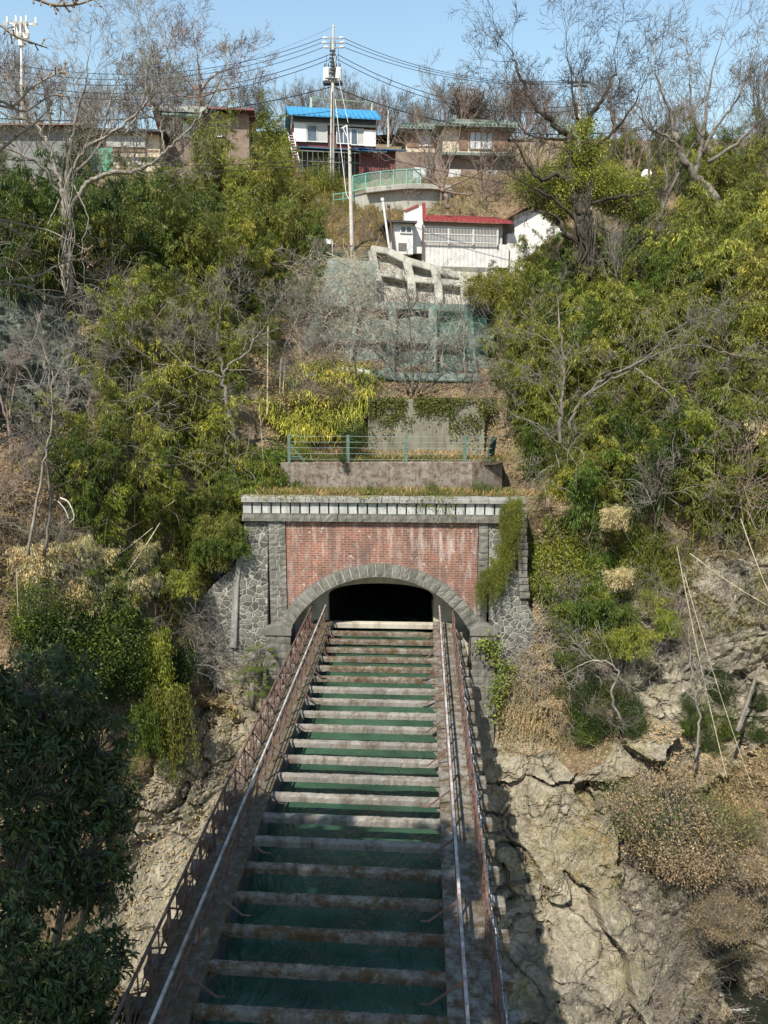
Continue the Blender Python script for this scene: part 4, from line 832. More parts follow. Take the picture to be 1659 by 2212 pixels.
# white gate on the path edge
mb = MB(); a = W(660, 523, 51.5); c = W(718, 527, 51.5); mb.hexa([a+[0,0,-.0], c+[0,0,0], c+[0,.06,0], a+[0,.06,0], a+[0,0,.28], c+[0,0,.28], c+[0,.06,.28], a+[0,.06,.28]]); mb.bar(a-[0,0,.8], a+[0,0,.3], .05); mb.bar(c-[0,0,.8], c+[0,0,.3], .05); mb.bar((a+c)/2-[0,0,.8], (a+c)/2+[0,0,.55], .05); mb.bar((a+c)/2+[-.3,0,.3], (a+c)/2+[.3,0,.5], .04)
tag(build('barrier', mb, WHITE), 'small white barrier board left of the second grey pole', 'barrier')
mb = MB(); p0_, p1_ = W(718, 530, 52.3), W(838, 533, 54); mb.tube([p0_, p1_], .035, 6); [mb.bar(p0_+(p1_-p0_)*t-[0,0,.8], p0_+(p1_-p0_)*t+[0,0,.15], .05) for t in (0,.35,.7,1)]; tag(build('path_rail', mb, RUST), 'thin rusty rail along the path behind the second grey pole', 'railing')
# round white mirror at the right, net posts, antenna
mb = MB(); c = W(1397, 377, 60); r_ = .36; an = np.arange(20)*2*PI/20; ringf = [c+np.array([r_*math.cos(t), -.0, r_*math.sin(t)]) for t in an]; ringb = [c+np.array([r_*.9*math.cos(t), .15, r_*.9*math.sin(t)]) for t in an]
mb.add(np.array(ringf+ringb+[c+np.array([0,-.06,0])]), [[40, i, (i+1) % 20] for i in range(20)]+[[i, i+20, (i+1) % 20+20, (i+1) % 20] for i in range(20)]+[list(range(20, 40))[::-1]])
ds = tag(empty('traffic_mirror', tuple(c-[0,0,3])), 'round bright white disc on a post among the bare trees at the right', 'mirror'); build('disc', mb, plain('white_enamel', (.85,.85,.85), .35, .02), ds); mb = MB(); mb.tube([c+np.array([0,.12,-3]), c+np.array([0,.12,0])], .04, 6); build('post', mb, ALU, ds)
nf = tag(empty('net_frame', tuple(W(738, 245, 86))), 'pale green ball-net frame rising behind the blue roof', 'net frame'); NP = plain('pale_green_steel', (.42,.55,.42), .6)
ntop = [W(672,212,84), W(690,213,84), W(803,221,92)]
for p in (ntop[0], ntop[2]): mb = MB(); mb.bar(p-[0,0,5], p, .16); build('post', mb, NP, nf)
mb = MB(); mb.bar(ntop[0], ntop[2], .12); build('top_bar', mb, NP, nf); mb = MB(); A, B = [], []
for k in range(40): p = ntop[0]+(ntop[2]-ntop[0])*k/40; A.append(p); B.append(p-[0,0,5])
for k in range(16): A.append(ntop[0]-[0,0,.3*k]); B.append(ntop[2]-[0,0,.3*k])
mb.segs(A, B, np.full(len(A), .006), np.full(len(A), .006), 3); build('net', mb, NP, nf)

# ------------------------------------------------------------------ poles and wires
POLE = plain('grey_concrete_pole', (.52,.50,.45), .85, .25, 2.5); INS = plain('white_porcelain', (.75,.75,.76), .3, .05); BLK = plain('black_cable', (.03,.03,.035), .6); TRF = plain('transformer_paint', (.66,.66,.64), .45, .1)
pb = W(716, 430, 64); pt = W(720, 56, 64); up_ = tag(empty('utility_pole', tuple(pb)), 'tallest grey concrete pole with two transformers, standing before the blue-roofed house', 'utility pole')
pbx = pb.copy(); mb = MB(); mb.tube([pb-[0,0,1.5], pb+(pt-pb)*.8, pb+(pt-pb)*.81, pt], [.21,.13,.1,.07], 14); mb.tube([pt-[.1,0,0], pt+[.1,0,.0]], .05, 6); build('pole', mb, POLE, up_)
def P64(u, v): return W(u, v, 64)
arms = ((82, 697, 742), (92, 695, 745), (102, 699, 743))
for v, ul, ur in arms:
    mb = MB(); a, c = P64(ul+4, v+1), P64(ur-4, v+1); mb.bar(a, c, .07); mb.bar(P64(716, v+6), P64(716, v-2), .05); build('crossarm', mb, plain('steel_arm', (.25,.26,.27), .5), up_)
    for uu, s in ((ul, 1), (ur, -1)):
        mb = MB(); a = P64(uu, v); e = nrm(P64(uu+s*8, v-1)-a)
        mb.tube([a, a+e*.1, a+e*.1, a+e*.2, a+e*.2, a+e*.34], [.03,.11,.05,.11,.05,.03], 8); build('insulator', mb, INS, up_)
mb = MB(); [mb.bar(P64(u, 88), P64(u, 113), .05) for u in (713.5, 724)]; build('bracket', mb, BLK, up_)
for uu in (706, 731):
    c = P64(uu, 160); cy = empty('t', (0,0,0)); bpy.data.objects.remove(cy)
    mb = MB(); mb.tube([c-[0,0,.55], c-[0,0,.5], c+[0,0,.35], c+[0,0,.42], c+[0,0,.45]], [.2,.27,.27,.22,.08], 14); tr = build('transformer', mb, TRF, up_)
    mb = MB(); [mb.tube([c+[dx,-.05,.4], c+[dx,-.05,.72]], [.06,.035], 7) for dx in (-.13,.13)]; mb.box(c[0]-.28, c[0]+.28, c[1]-.3, c[1]+.3, c[2]-.72, c[2]-.56); build('bushing', mb, BLK, up_)
mb = MB(); a, c = P64(703, 172), P64(734, 173); mb.bar(a+[0,-.22,0], c+[0,-.22,0], .1); mb.bar(P64(705,118), P64(705,150), .03); mb.bar(P64(731,106), P64(732,150), .03); build('bracket', mb, BLK, up_)
mb = MB(); rr = np.random.RandomState(3)
for k in range(7): v = 112+k*8; c = P64(718.5+rr.uniform(-1.5,1.5), v); mb.box(c[0]-.2, c[0]+.2, c[1]-.26, c[1]-.15, c[2]-.06, c[2]+.06)
mb.tube([P64(722,115)-[0,.1,0], P64(728,125)-[0,.2,0], P64(726,140)-[0,.3,0], P64(723,170)-[0,.2,0]], .03, 5); build('fittings', mb, BLK, up_)
mb = MB(); 
for v in (255, 290, 330, 370): mb.tube([P64(717.5, v), P64(717.5, v+.7)], .17, 12); 
mb.tube([P64(719, 200)-[0,.17,0], P64(717.5, 300)-[0,.2,0], P64(717, 420)-[0,.24,0]], .035, 5); build('cable_clamps', mb, BLK, up_)
# second pole
qb, qt = W(761, 532, 53), W(755, 318, 53); up2 = tag(empty('utility_pole', tuple(qb)), 'shorter grey pole with a thin pipe top and bracket, right of the tallest pole', 'utility pole')
mb = MB(); mb.tube([qb-[0,0,1], qt], [.14,.1], 12); build('pole', mb, POLE, up2); mb = MB(); mb.tube([qt-[.0,0,.6], W(749,270,53)], .045, 8); mb.bar(W(738,277,53), W(750,271,53), .07); mb.bar(W(741,276,53), W(751,298,53), .05); build('bracket', mb, ALU, up2)
mb = MB(); [mb.tube([W(757.5, v, 53), W(757.5, v+2, 53)], .13, 10) for v in (322, 335, 350)]; build('clamp', mb, BLK, up2)
# leaning pipes by the white building
mb = MB(); mb.tube([W(842,545,54.5), W(827,432,54.5)], .075, 8); mb.tube([W(827,434,54.5), W(825,428,54.5)], .11, 8); tag(build('leaning_post', mb, WHITE), 'thin white post leaning left beside the white building', 'post')
mb = MB(); mb.tube([W(851,543,54.8), W(840,446,54.8)], .06, 8); mb.tube([W(840,448,54.8), W(839.5,443,54.8)], .1, 8); tag(build('leaning_post', mb, RUST), 'thin dark rusty post right behind the leaning white one', 'post')
# far poles
def farpole(u, v0, v1, Y, lab, arm=None):
    a, c = W(u, v1, Y), W(u, v0, Y); r_ = tag(empty('utility_pole', tuple(a)), lab, 'utility pole'); mb = MB(); mb.tube([a, c], [.13,.08], 8); build('pole', mb, POLE, r_)
    if arm:
        mb = MB(); mb.bar(W(arm[0], v0+8, Y), W(arm[1], v0+8, Y), .12); mb.bar(W(arm[0]+6, v0+16, Y), W(arm[1]-6, v0+16, Y), .1)
        for k in range(4): p = W(arm[0]+(arm[1]-arm[0])*k/3, v0+7, Y); mb.tube([p, p+[0,0,.35]], [.07,.04], 6)
        build('crossarm', mb, BLK, r_)
farpole(1252, 170, 350, 62, 'grey pole with a wide crossarm standing among the bare branches at the right', (1228, 1274))
farpole(839, 238, 340, 82, 'small grey pole between the blue-roofed and the tiled house', (834, 845))
# floodlight mast
fp = tag(empty('floodlight_mast', tuple(W(48, 250, 85))), 'tall white floodlight mast with a rack of lamps at the top left', 'floodlight'); mb = MB(); mb.tube([W(48,300,85), W(46,80,85)], [.17,.1], 10); mb.tube([W(46,100,85), W(46,88,85)], .3, 10); build('mast', mb, WHITE, fp)
mb = MB(); mb.bar(W(14,51,85), W(78,53,85), .14); mb.bar(W(30,80,85), W(62,80,85), .3); [mb.bar(W(u,50,85), W(u,80,85), .2) for u in (31,38,45,51,57)]; build('rack', mb, WHITE, fp)
for u, v in ((15,50),(34,48),(45,50),(56,48),(77,52),(30,72),(44,74),(60,74)):
    mb = MB(); c = W(u, v, 84.7); mb.tube([c+[0,.3,.1], c+[0,0,0], c+[0,-.25,-.1]], [.08,.17,.2], 10); mb.tube([c+[0,.1,0], c+[0,.15,.65]], .1, 6); build('lamp', mb, TRF, fp)
def wire(p, q_, sag, lab, r_=.02):
    t = np.linspace(0, 1, 40)[:, None]; C_ = p+(q_-p)*t; C_[:, 2] -= 4*sag*(t*(1-t))[:, 0]; mb = MB(); mb.tube(C_, r_, 4); tag(build('power_line', mb, BLK), lab, 'power line', 'wires strung from the tallest pole')
names = ['top', 'second', 'third']
for i, (v, ul, ur) in enumerate(arms):
    wire(P64(ul, v), W(-120, 108+i*14, 52), 1.9, f'{names[i]} of the three thin upper wires running left from the tallest pole'); wire(P64(ur, v), W(1226+i*20, 174+i*2, 62), 1.0, f'{names[i]} of the three thin upper wires running right from the tallest pole')
for i, v in enumerate((117.5, 128)):
    s_ = ('upper', 'lower')[i]; wire(P64(713, v), W(-120, 150+i*14, 52), 2.0, f'{s_} of the two middle wires running left above the transformers', .024); wire(P64(729, v), W(1290, 222+i*10, 61), 1.6, f'{s_} of the two middle wires running right above the transformers', .024)
wire(P64(718, 187), W(-120, 246, 56), 1.2, 'thick cable running left from just below the transformers', .035); wire(P64(718, 187), W(1400, 278, 62), 1.5, 'thick cable running right from just below the transformers', .035)
wire(W(720,58,64), W(-60,150,75), 2.5, 'faint topmost wire running left from the very tip of the tallest pole', .008)
wire(W(717,240,64), W(300,232,60), .5, 'cable reaching left from the pole at blue roof height', .022); wire(W(717,240,64), W(839,246,82), .6, 'cable from the tallest pole over the blue roof to the small pole', .02)
wire(W(757,322,53), W(1330,425,56), .4, 'dark wire running right from the shorter pole past the tiled house', .02); wire(W(757,340,53), W(-60,338,50), .5, 'dark wire running left from the shorter pole before the bamboo tops', .02); wire(W(757,350,53), W(-60,358,50), .5, 'lowest dark wire running left from the shorter pole', .02)
mb = MB(); mb.tube([W(724,215,64), W(748,420,58), W(760,440,57)], .02, 5); tag(build('guy_wire', mb, ALU), 'thin guy wire slanting down right from the tallest pole', 'guy wire')
mb = MB(); mb.tube([W(720,118,64), W(752,265,53.5)], .012, 5); tag(build('guy_wire', mb, ALU), 'fine wire dropping from the tallest pole to the top of the shorter one', 'guy wire')
mb = MB(); a = W(1145, 342, 66); mb.bar(a, a+[0,0,1.2], .05); mb.bar(a+[-.5,0,1.1], a+[.6,0,1.15], .04); [mb.bar(a+[x,-.25,1.12], a+[x,.25,1.12], .03) for x in (-.4,-.1,.2,.5)]; tag(build('tv_antenna', mb, ALU), 'small roof antenna right of the tiled house', 'antenna')
# ------------------------------------------------------------------ trees: growth helpers
rnd = random.Random(11)
def grow(S, p, d, L, r, lev, rg, up_=.12, jit=.22, kids=(4, 6), ang=(.5, 1.0), ratio=(.5, .72), tip=.3, step=.38, minr=.006, start=.25):
    n = max(3, int(L/step)); s = L/n; q = p; pts = [(p, d, r)]
    for i in range(n):
        d = Vector((d.x+rg.gauss(0, jit), d.y+rg.gauss(0, jit), d.z+rg.gauss(0, jit)+up_)).normalized()
        q2 = q+d*s; r2 = max(minr, r*(1-(1-tip)*(i+1)/n)); S.append((q, q2, max(minr, r*(1-(1-tip)*i/n)), r2)); q = q2; pts.append((q, d, r2))
    if lev <= 0: return
    k = rg.randint(*kids)
    for j in range(k):
        t = start+(1-start)*(j+rg.random())/k; a, dd, rr_ = pts[min(n, int(t*n)+1)]
        ax = Vector((rg.gauss(0,1), rg.gauss(0,1), rg.gauss(0,1))).cross(dd)
        if ax.length < 1e-3: continue
        ax.normalize(); th = rg.uniform(*ang); nd = (dd*math.cos(th)+ax*math.sin(th)).normalized()
        grow(S, a, nd, L*rg.uniform(*ratio)*(1.15-t*.45), max(minr, rr_*.62), lev-1, rg, up_, jit, kids, ang, ratio, tip, step, minr, .15)
def segs_mb(S, mb=None, k=4):
    mb = mb or MB(); A = np.array([s[0][:] for s in S]); B = np.array([s[1][:] for s in S]); ra = np.array([s[2] for s in S]); rb = np.array([s[3] for s in S])
    big = ra > .035
    if big.any(): mb.segs(A[big], B[big]+(B[big]-A[big])*.04, ra[big], rb[big], 6)
    if (~big).any(): mb.segs(A[~big], B[~big], ra[~big], rb[~big], 3)
    return mb
def smooth_line(P_, m=6):   # Catmull-Rom through control points
    P_ = np.array(P_, float); Q = np.vstack([2*P_[0]-P_[1], P_, 2*P_[-1]-P_[-2]]); out = []
    for i in range(len(P_)-1):
        a, b_, c, d = Q[i:i+4]
        for t in np.linspace(0, 1, m, endpoint=False): out.append(.5*((2*b_)+(-a+c)*t+(2*a-5*b_+4*c-d)*t*t+(-a+3*b_-3*c+d)*t**3))
    return np.array(out+[P_[-1]])
def bare_proto(name, h, seed, mat, lev=4, trunk=.16, forks=3, spread=.55, kids=(4,5), up_=.1, lean=.1, minr=.007, ratio=(.5,.72)):
    rg = random.Random(seed); root = empty(name, (0,0,0)); S = []; T = []
    th_ = h*rg.uniform(.22, .34); p = Vector((0,0,-.3)); d = Vector((rg.gauss(0,lean), rg.gauss(0,lean), 1)).normalized(); P_ = [p]
    for i in range(5): d = (d+Vector((rg.gauss(0,.08), rg.gauss(0,.08), 0))).normalized(); p = p+d*(th_+.3)/5; P_.append(p)
    mb = MB(); mb.tube(smooth_line(P_, 3), np.linspace(trunk, trunk*.72, 16), 8); build('trunk', mb, mat, root, world=False, smooth=True)
    for j in range(forks):
        a = j*2*PI/forks+rg.random(); e = spread*rg.uniform(.6, 1.3); nd = Vector((math.cos(a)*e, math.sin(a)*e, 1)).normalized()
        grow(S, p, nd, (h-th_)*rg.uniform(.6, .8), trunk*.55, lev, rg, up_, .13, kids, (.35,.85), ratio, minr=minr)
    build('crown', segs_mb(S), mat, root, world=False); return root
def hero(name, label, limbs, mat, seed, lev=3, kids=(3,5), twig=.5, minr=.008, up_=.05, extra=None, cat='tree', dens=1.0, ang=(.5,1.05), jit=.15):
    # limbs: list of ([(u,v,Y),...], r0, r1, twig length, twigs per metre)
    rg = random.Random(seed); b0_ = W(*limbs[0][0][0]); root = tag(empty(name, tuple(b0_)), label, cat); S = []
    mb = MB()
    for li, (pts, r0, r1, tl, tpm) in enumerate(limbs):
        L_ = smooth_line([W(*p) for p in pts], 6); n_ = len(L_); L_[1:-1] += np.random.RandomState(seed+li).normal(0, .02+r0*.15, (n_-2, 3)); rad = np.linspace(r0, r1, n_)
        mb.tube(L_, rad, 9 if r0 > .1 else 6)
        if tl:
            T_ = np.gradient(L_, axis=0); ds = np.linalg.norm(np.diff(L_, axis=0), axis=1).sum(); m_ = max(2, int(ds*tpm*dens))
            for k in range(m_):
                i = min(n_-1, int(n_*(.25+.75*(k+rg.random())/m_))) if li else min(n_-1, int(n_*(.55+.45*rg.random())))
                t = Vector(nrm(T_[i])); ax = Vector((rg.gauss(0,1), rg.gauss(0,1), rg.gauss(0,1))).cross(t).normalized(); th = rg.uniform(.5, 1.1)
                grow(S, Vector(L_[i]), (t*math.cos(th)+ax*math.sin(th)).normalized(), tl*rg.uniform(.6, 1.2), max(minr, min(rad[i]*.45, .02)), lev, rg, up_, jit, kids, ang, minr=minr)
            grow(S, Vector(L_[-1]), Vector(nrm(T_[-1])), tl*1.2, r1, lev, rg, up_, jit, kids, minr=minr)
    build('trunk', mb, mat, root, smooth=True)
    if S: build('crown', segs_mb(S), mat, root)
    return root

# ------------------------------------------------------------------ bamboo, shrubs, brush prototypes
PM = {}; THICK = []
def bamboo_proto(seed, h=6, stems=7, droop=.5, leafl=(.17,.26), cl=9, lw=.2, spread=.7, lowest=.2):
    rs = np.random.RandomState(seed); root = empty('bamboo', (0,0,0)); cm = MB(); lf = MB(); LP, LD, LL, LT = [], [], [], []; A, B, Ra = [], [], []
    for s_ in range(stems):
        b0 = np.array([rs.normal(0, .35), rs.normal(0, .35), -.3]); a = rs.uniform(0, 2*PI); ln = np.array([math.cos(a), math.sin(a), 0])*spread*rs.uniform(.5, 1.3)
        hh = h*rs.uniform(.65, 1.05); t = np.linspace(0, 1, 14)[:, None]
        C_ = b0+np.array([0,0,1])*hh*(t-droop*.38*t**3)+ln*hh*.42*t**2.2
        cm.tube(C_, np.linspace(.026, .006, 14), 5, cap=False); ttone = rs.uniform(.25, .7)
        for t0 in np.arange(lowest, 1.0, .052):
            f = t0*13; i = int(f); p = C_[i]+(C_[min(i+1, 13)]-C_[i])*(f-i)
            for b_ in range(2):
                a2 = rs.uniform(0, 2*PI); bd = np.array([math.cos(a2), math.sin(a2), rs.uniform(.0, .7)]); bl = rs.uniform(.4, .95)*(1.15-t0*.55)
                pp = p.copy(); d = nrm(bd)
                for k in range(3):
                    q_ = pp+d*bl/3; A.append(pp); B.append(q_); Ra.append(.005); pp = q_; d = nrm(d+np.array([0,0,-.35-droop*.4]))
                    m_ = cl; LP.append(pp+rs.normal(0, .075, (m_, 3))); dd = d+rs.normal(0, .5, (m_, 3)); dd[:, 2] -= .5; LD.append(dd); LL.append(rs.uniform(*leafl, m_)); LT.append(np.clip(ttone+rs.normal(0, .17, m_), 0, 1))
    cm.segs(A, B, Ra, np.array(Ra)*.6, 3)
    LL = np.concatenate(LL); lf.leaves(np.concatenate(LP), np.concatenate(LD), LL, LL*lw, np.concatenate(LT), rng=rs)
    build('culm', cm, CULM, root, world=False); build('foliage', lf, MLEAF, root, world=False); PM[root.name] = (lf, cm); return root
BAM = [bamboo_proto(20+i, 6+(i % 2)*.8, 6+i % 3, .45+.12*(i % 3)) for i in range(5)]
BAMT = [bamboo_proto(40+i, 7.5, 5, .15, spread=.28, lowest=.35) for i in range(2)]           # tall upright spikes
BAMS = [bamboo_proto(50+i, 2.6, 7, .8, (.14,.22), 8, .2, 1.0, .1) for i in range(3)]          # low bushy
def hang_proto(seed, L=4.5):
    rs = np.random.RandomState(seed); root = empty('bamboo', (0,0,0)); cm = MB(); lf = MB(); LP, LD = [], []
    for s_ in range(9):
        b0 = np.array([rs.normal(0, .3), rs.normal(0, .2), rs.normal(0, .2)]); ln = np.array([rs.normal(0, .5), -rs.uniform(.2, .9), 0]); t = np.linspace(0, 1, 12)[:, None]; hh = L*rs.uniform(.5, 1.05)
        C_ = b0+ln*(t**.6)*1.0+np.array([0,0,1])*(.9*np.sin(t*1.6)*.6-hh*t**1.5)
        cm.tube(C_, np.linspace(.018, .004, 12), 4, cap=False)
        for t0 in np.linspace(.05, 1, 42):
            f = t0*11; i = int(min(f, 10)); p = C_[i]+(C_[i+1]-C_[i])*(f-i); LP.append(p+rs.normal(0, .15, (14, 3))); dd = rs.normal(0, .45, (14, 3)); dd[:, 2] -= 1.1; LD.append(dd)
    LP = np.concatenate(LP); LL = rs.uniform(.14, .24, len(LP)); lf.leaves(LP, np.concatenate(LD), LL, LL*.19, np.clip(.45+rs.normal(0, .18, len(LP)), 0, 1), rng=rs)
    build('culm', cm, CULM, root, world=False); build('foliage', lf, MLEAF, root, world=False); return root
HANG = [hang_proto(70+i) for i in range(2)]
def shrub_proto(name, seed, r=1.2, h=2.2, n=5200, ll=.13, lw=.42, stem=BARKM, mat=None, clump=.24, nc=130):
    rs = np.random.RandomState(seed); root = empty(name, (0,0,0)); c = rs.normal(size=(nc, 3)); c = nrm(c)*rs.uniform(.35, 1, (nc, 1))**.4*np.array([r, r, h*.5]); c[:, 2] += h*.55
    c *= 1+.8*fbm(c*.9+seed, 3)[:, None]; sm = MB(); A = np.repeat([[0,0,-.2]], nc, 0)+rs.normal(0, .08, (nc, 3)); M_ = A+(c-A)*.5+rs.normal(0, .12, (nc, 3)); sm.segs(A, M_, np.full(nc, .028), np.full(nc, .016), 4); sm.segs(M_, c, np.full(nc, .016), np.full(nc, .006), 3)
    k = rs.randint(0, nc, n); P_ = c[k]+rs.normal(0, clump, (n, 3)); D = nrm(P_-c[k])+rs.normal(0, .4, (n, 3)); D[:, 2] -= .25; tt = np.clip(rs.uniform(.2, .75, nc)[k]+rs.normal(0, .14, n), 0, 1)
    lf = MB(); L_ = rs.uniform(.7, 1.3, n)*ll; lf.leaves(P_, D, L_, L_*lw, tt, rng=rs); build('stem', sm, stem, root, world=False); build('foliage', lf, mat or MLEAF, root, world=False); return root
SHR = [shrub_proto('evergreen_shrub', 90+i) for i in range(3)]
YEL = [shrub_proto('broadleaf_shrub', 95+i, 1.7, 2.8, 6500, .17, .4, mat=MLEAF) for i in range(2)]
def brush_proto(seed, h=2.4, n=16, lev=2, mat=BARKM, spr=.7):
    rg = random.Random(seed); S = []
    for i in range(n):
        a = rg.uniform(0, 2*PI); e = rg.uniform(.1, spr); grow(S, Vector((rg.gauss(0,.25), rg.gauss(0,.25), -.2)), Vector((math.cos(a)*e, math.sin(a)*e, 1)).normalized(), h*rg.uniform(.5, 1), .018, lev, rg, -.01, .16, (3,5), (.4,1.0), (.4,.65), minr=.0055, step=.25)
    o = build('bare_shrub', segs_mb(S), mat, origin=False); return o
BRU = [brush_proto(110+i, 2.4+.5*(i % 2), mat=(BARKM, BARKR, BARK)[i % 3]) for i in range(4)]
BRUD = [brush_proto(120+i, 2.6, 14, 2, BARKM, 1.6) for i in range(2)]
TREE = [bare_proto('bare_tree', 8, 130+i, (BARKM, BARKR)[i % 2], lev=3, kids=(4,6)) for i in range(3)]
FART = [bare_proto('distant_tree', 11, 140+i, BARKR if i % 2 else BARKM, lev=3, trunk=.2, forks=4, spread=.35, kids=(5,6), minr=.014) for i in range(3)]
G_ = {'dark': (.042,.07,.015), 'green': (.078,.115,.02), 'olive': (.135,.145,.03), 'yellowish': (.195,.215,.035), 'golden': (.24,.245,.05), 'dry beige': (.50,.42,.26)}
def scatter(protos, n_, poly, what, where, tones, s=(.8, 1.15), seed=0, cat='bamboo', dz=0, out=0.0, tilt=0):
    rs = np.random.RandomState(seed+500); us_ = [p[0] for p in poly]; vs_ = [p[1] for p in poly]; k = 0; pts = []
    tn = list(tones); guard = 0
    while k < n_ and guard < 40000:
        guard += 1; u = rs.uniform(min(us_), max(us_)); v = rs.uniform(min(vs_), max(vs_))
        if not inpoly(np.array([u]), np.array([v]), poly)[0]: continue
        if guard < 4000 and pts and min((u-a)**2+(v-b_)**2 for a, b_ in pts) < (.55*math.sqrt((max(us_)-min(us_))*(max(vs_)-min(vs_))/n_))**2: continue
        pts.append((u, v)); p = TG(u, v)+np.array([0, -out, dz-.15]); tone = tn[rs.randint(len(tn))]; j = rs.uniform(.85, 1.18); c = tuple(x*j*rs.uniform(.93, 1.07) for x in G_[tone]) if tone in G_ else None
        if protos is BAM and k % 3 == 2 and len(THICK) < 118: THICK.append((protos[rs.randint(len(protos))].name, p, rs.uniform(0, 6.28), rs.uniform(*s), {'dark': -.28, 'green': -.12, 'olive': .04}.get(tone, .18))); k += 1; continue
        place(protos[rs.randint(len(protos))], p, rs.uniform(0, 6.28), rs.uniform(*s), f'{tone} {what} {where}' if tone in G_ else f'{what} {where}', cat, f'{what} {where}', c, tilt=(tilt*rs.uniform(.5,1), rs.uniform(-.2,.2)) if tilt else None); k += 1

# ------------------------------------------------------------------ planting
bw = 'arching bamboo'
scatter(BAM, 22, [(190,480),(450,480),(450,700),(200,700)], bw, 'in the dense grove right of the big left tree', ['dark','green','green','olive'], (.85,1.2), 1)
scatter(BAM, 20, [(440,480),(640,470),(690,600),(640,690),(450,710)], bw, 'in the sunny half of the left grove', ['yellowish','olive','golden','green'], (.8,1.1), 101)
scatter(BAM, 18, [(200,410),(620,400),(650,470),(200,480)], bw, 'on the upper slope below the old brown houses', ['green','olive','yellowish'], (.45,.62), 2)
scatter(BAMT, 12, [(440,440),(620,420),(660,520),(450,540)], 'tall upright bamboo', 'rising left of the blue-roofed house', ['yellowish','golden','olive'], (.8,1.1), 3)
scatter(BAM, 22, [(-140,430),(190,430),(190,640),(-140,660)], bw, 'behind the big bare tree at the far left', ['dark','green','dark'], (.8,1.15), 4)
scatter(BAM, 9, [(560,560),(700,600),(650,760),(560,800)], bw, 'beside the left edge of the netted grid wall', ['olive','green'], (.5,.75), 5)
scatter(BAM, 14, [(210,720),(470,720),(500,850),(240,850)], bw, 'around the pale forked tree left of the netted wall', ['yellowish','olive','yellowish'], (.65,.95), 6)
scatter(BAM, 14, [(250,900),(470,890),(500,1040),(230,1060)], bw, 'on the bank left of the low concrete wall', ['olive','yellowish','golden'], (.7,1.0), 7)
scatter(BAM, 11, [(150,1060),(420,1050),(400,1180),(180,1200)], bw, 'above the dry beige plumes left of the portal', ['olive','yellowish','green'], (.6,.85), 8)
scatter(BAMS, 12, [(500,1000),(612,1000),(605,1085),(520,1090)], 'bushy small bamboo', 'at the left end of the low concrete wall', ['green','olive','yellowish'], (.7,1.05), 9, out=1.0)
scatter(BAM, 8, [(420,1110),(520,1090),(520,1140),(430,1190)], bw, 'spilling over the left rubble wall', ['green','olive'], (.38,.5), 10, out=1.2)
scatter(HANG, 4, [(350,1100),(430,1100),(420,1220),(330,1220)], 'hanging bamboo', 'draped down the bank left of the rubble wing wall', ['green','olive'], (.8,1.0), 11, out=.5)
for i, (u, v, s_, t_, lab) in enumerate([(405,1262,.62,'yellowish','bright yellow-green bamboo tuft against the foot of the left rubble wing wall'),(372,1355,.85,'yellowish','narrow yellow-green bamboo cascade, upper part, on the shaded left bank'),(380,1470,.9,'olive','narrow olive bamboo cascade, lower part, on the shaded left bank'),(345,1500,.7,'green','short green bamboo cascade beside the dark evergreen on the left bank')]):
    place(BAMS[0] if i == 0 else HANG[i % 2], TG(u, v)+np.array([0,-1.9,.3]), .3*i, s_, lab, 'bamboo', None, tuple(x*(1.15 if i < 2 else 1) for x in G_[t_]))
for i, (x, z, s_) in enumerate(((1112,1080,.42),(1100,1095,.4),(1070,1210,.38),(1052,1238,.36),(1092,1145,.4),(1103,1118,.38),(1082,1180,.38),(1036,1262,.3),(1062,1228,.34))):
    place(HANG[i % 2], W(x, z, 33.45), .2*i-.2, s_, 'olive bamboo curtain hanging over the right side of the portal', 'bamboo', 'bamboo hanging over the right side of the portal', G_['olive'] if i % 2 else tuple(x_*.85 for x_ in G_['yellowish']))
# dry plumes
scatter(BAMS, 7, [(80,1200),(210,1200),(200,1290),(90,1290)], 'bamboo plume', 'lying over the left bank, outer heap', ['dry beige'], (.5,.8), 12, out=.8)
scatter(BAMS, 8, [(200,1190),(350,1190),(340,1275),(220,1290)], 'bamboo plume', 'lying over the left bank, heap nearer the portal', ['dry beige'], (.5,.75), 13, out=1.0)
scatter(BAM, 7, [(200,1290),(330,1290),(360,1420),(220,1420)], bw, 'below the dry beige heaps on the left bank', ['green','olive'], (.4,.6), 14, out=.3)
for u, v, s_, lab in ((300,520,.55,'pale dry bamboo spray in the dark grove at the upper left'),(1312,1120,.55,'pale dry bamboo spray right of the twin grey trunks'),(1325,1240,.5,'pale dry bamboo spray on the olive bank right of the portal'),(1650,960,.8,'pale dry bamboo spray at the right picture edge')):
    place(BAMS[1], TG(u, v)+np.array([0,-1.6,0]), u, s_, lab, 'bamboo', None, G_['dry beige'])
# right side
scatter(BAM, 15, [(1135,570),(1300,560),(1330,700),(1140,700)], bw, 'before the white rendered building', ['yellowish','olive','green'], (.5,.8), 15, out=1)
scatter(BAM, 17, [(1040,680),(1210,700),(1230,900),(1080,930)], bw, 'leaning over the right side of the netted wall', ['golden','yellowish','olive'], (.55,.9), 16, out=.6)
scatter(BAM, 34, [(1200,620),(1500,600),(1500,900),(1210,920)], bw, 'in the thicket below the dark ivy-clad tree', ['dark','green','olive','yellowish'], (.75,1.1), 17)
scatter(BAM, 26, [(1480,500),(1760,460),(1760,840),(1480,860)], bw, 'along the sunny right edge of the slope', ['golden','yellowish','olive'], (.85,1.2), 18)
scatter(BAM, 30, [(1140,930),(1480,920),(1470,1150),(1150,1160)], bw, 'around the twin grey trunks on the right slope', ['dark','olive','yellowish','green'], (.55,.95), 19)
scatter(BAM, 14, [(1480,960),(1740,940),(1740,1160),(1470,1160)], bw, 'drooping near the right picture edge', ['olive','yellowish'], (.7,1.0), 20)
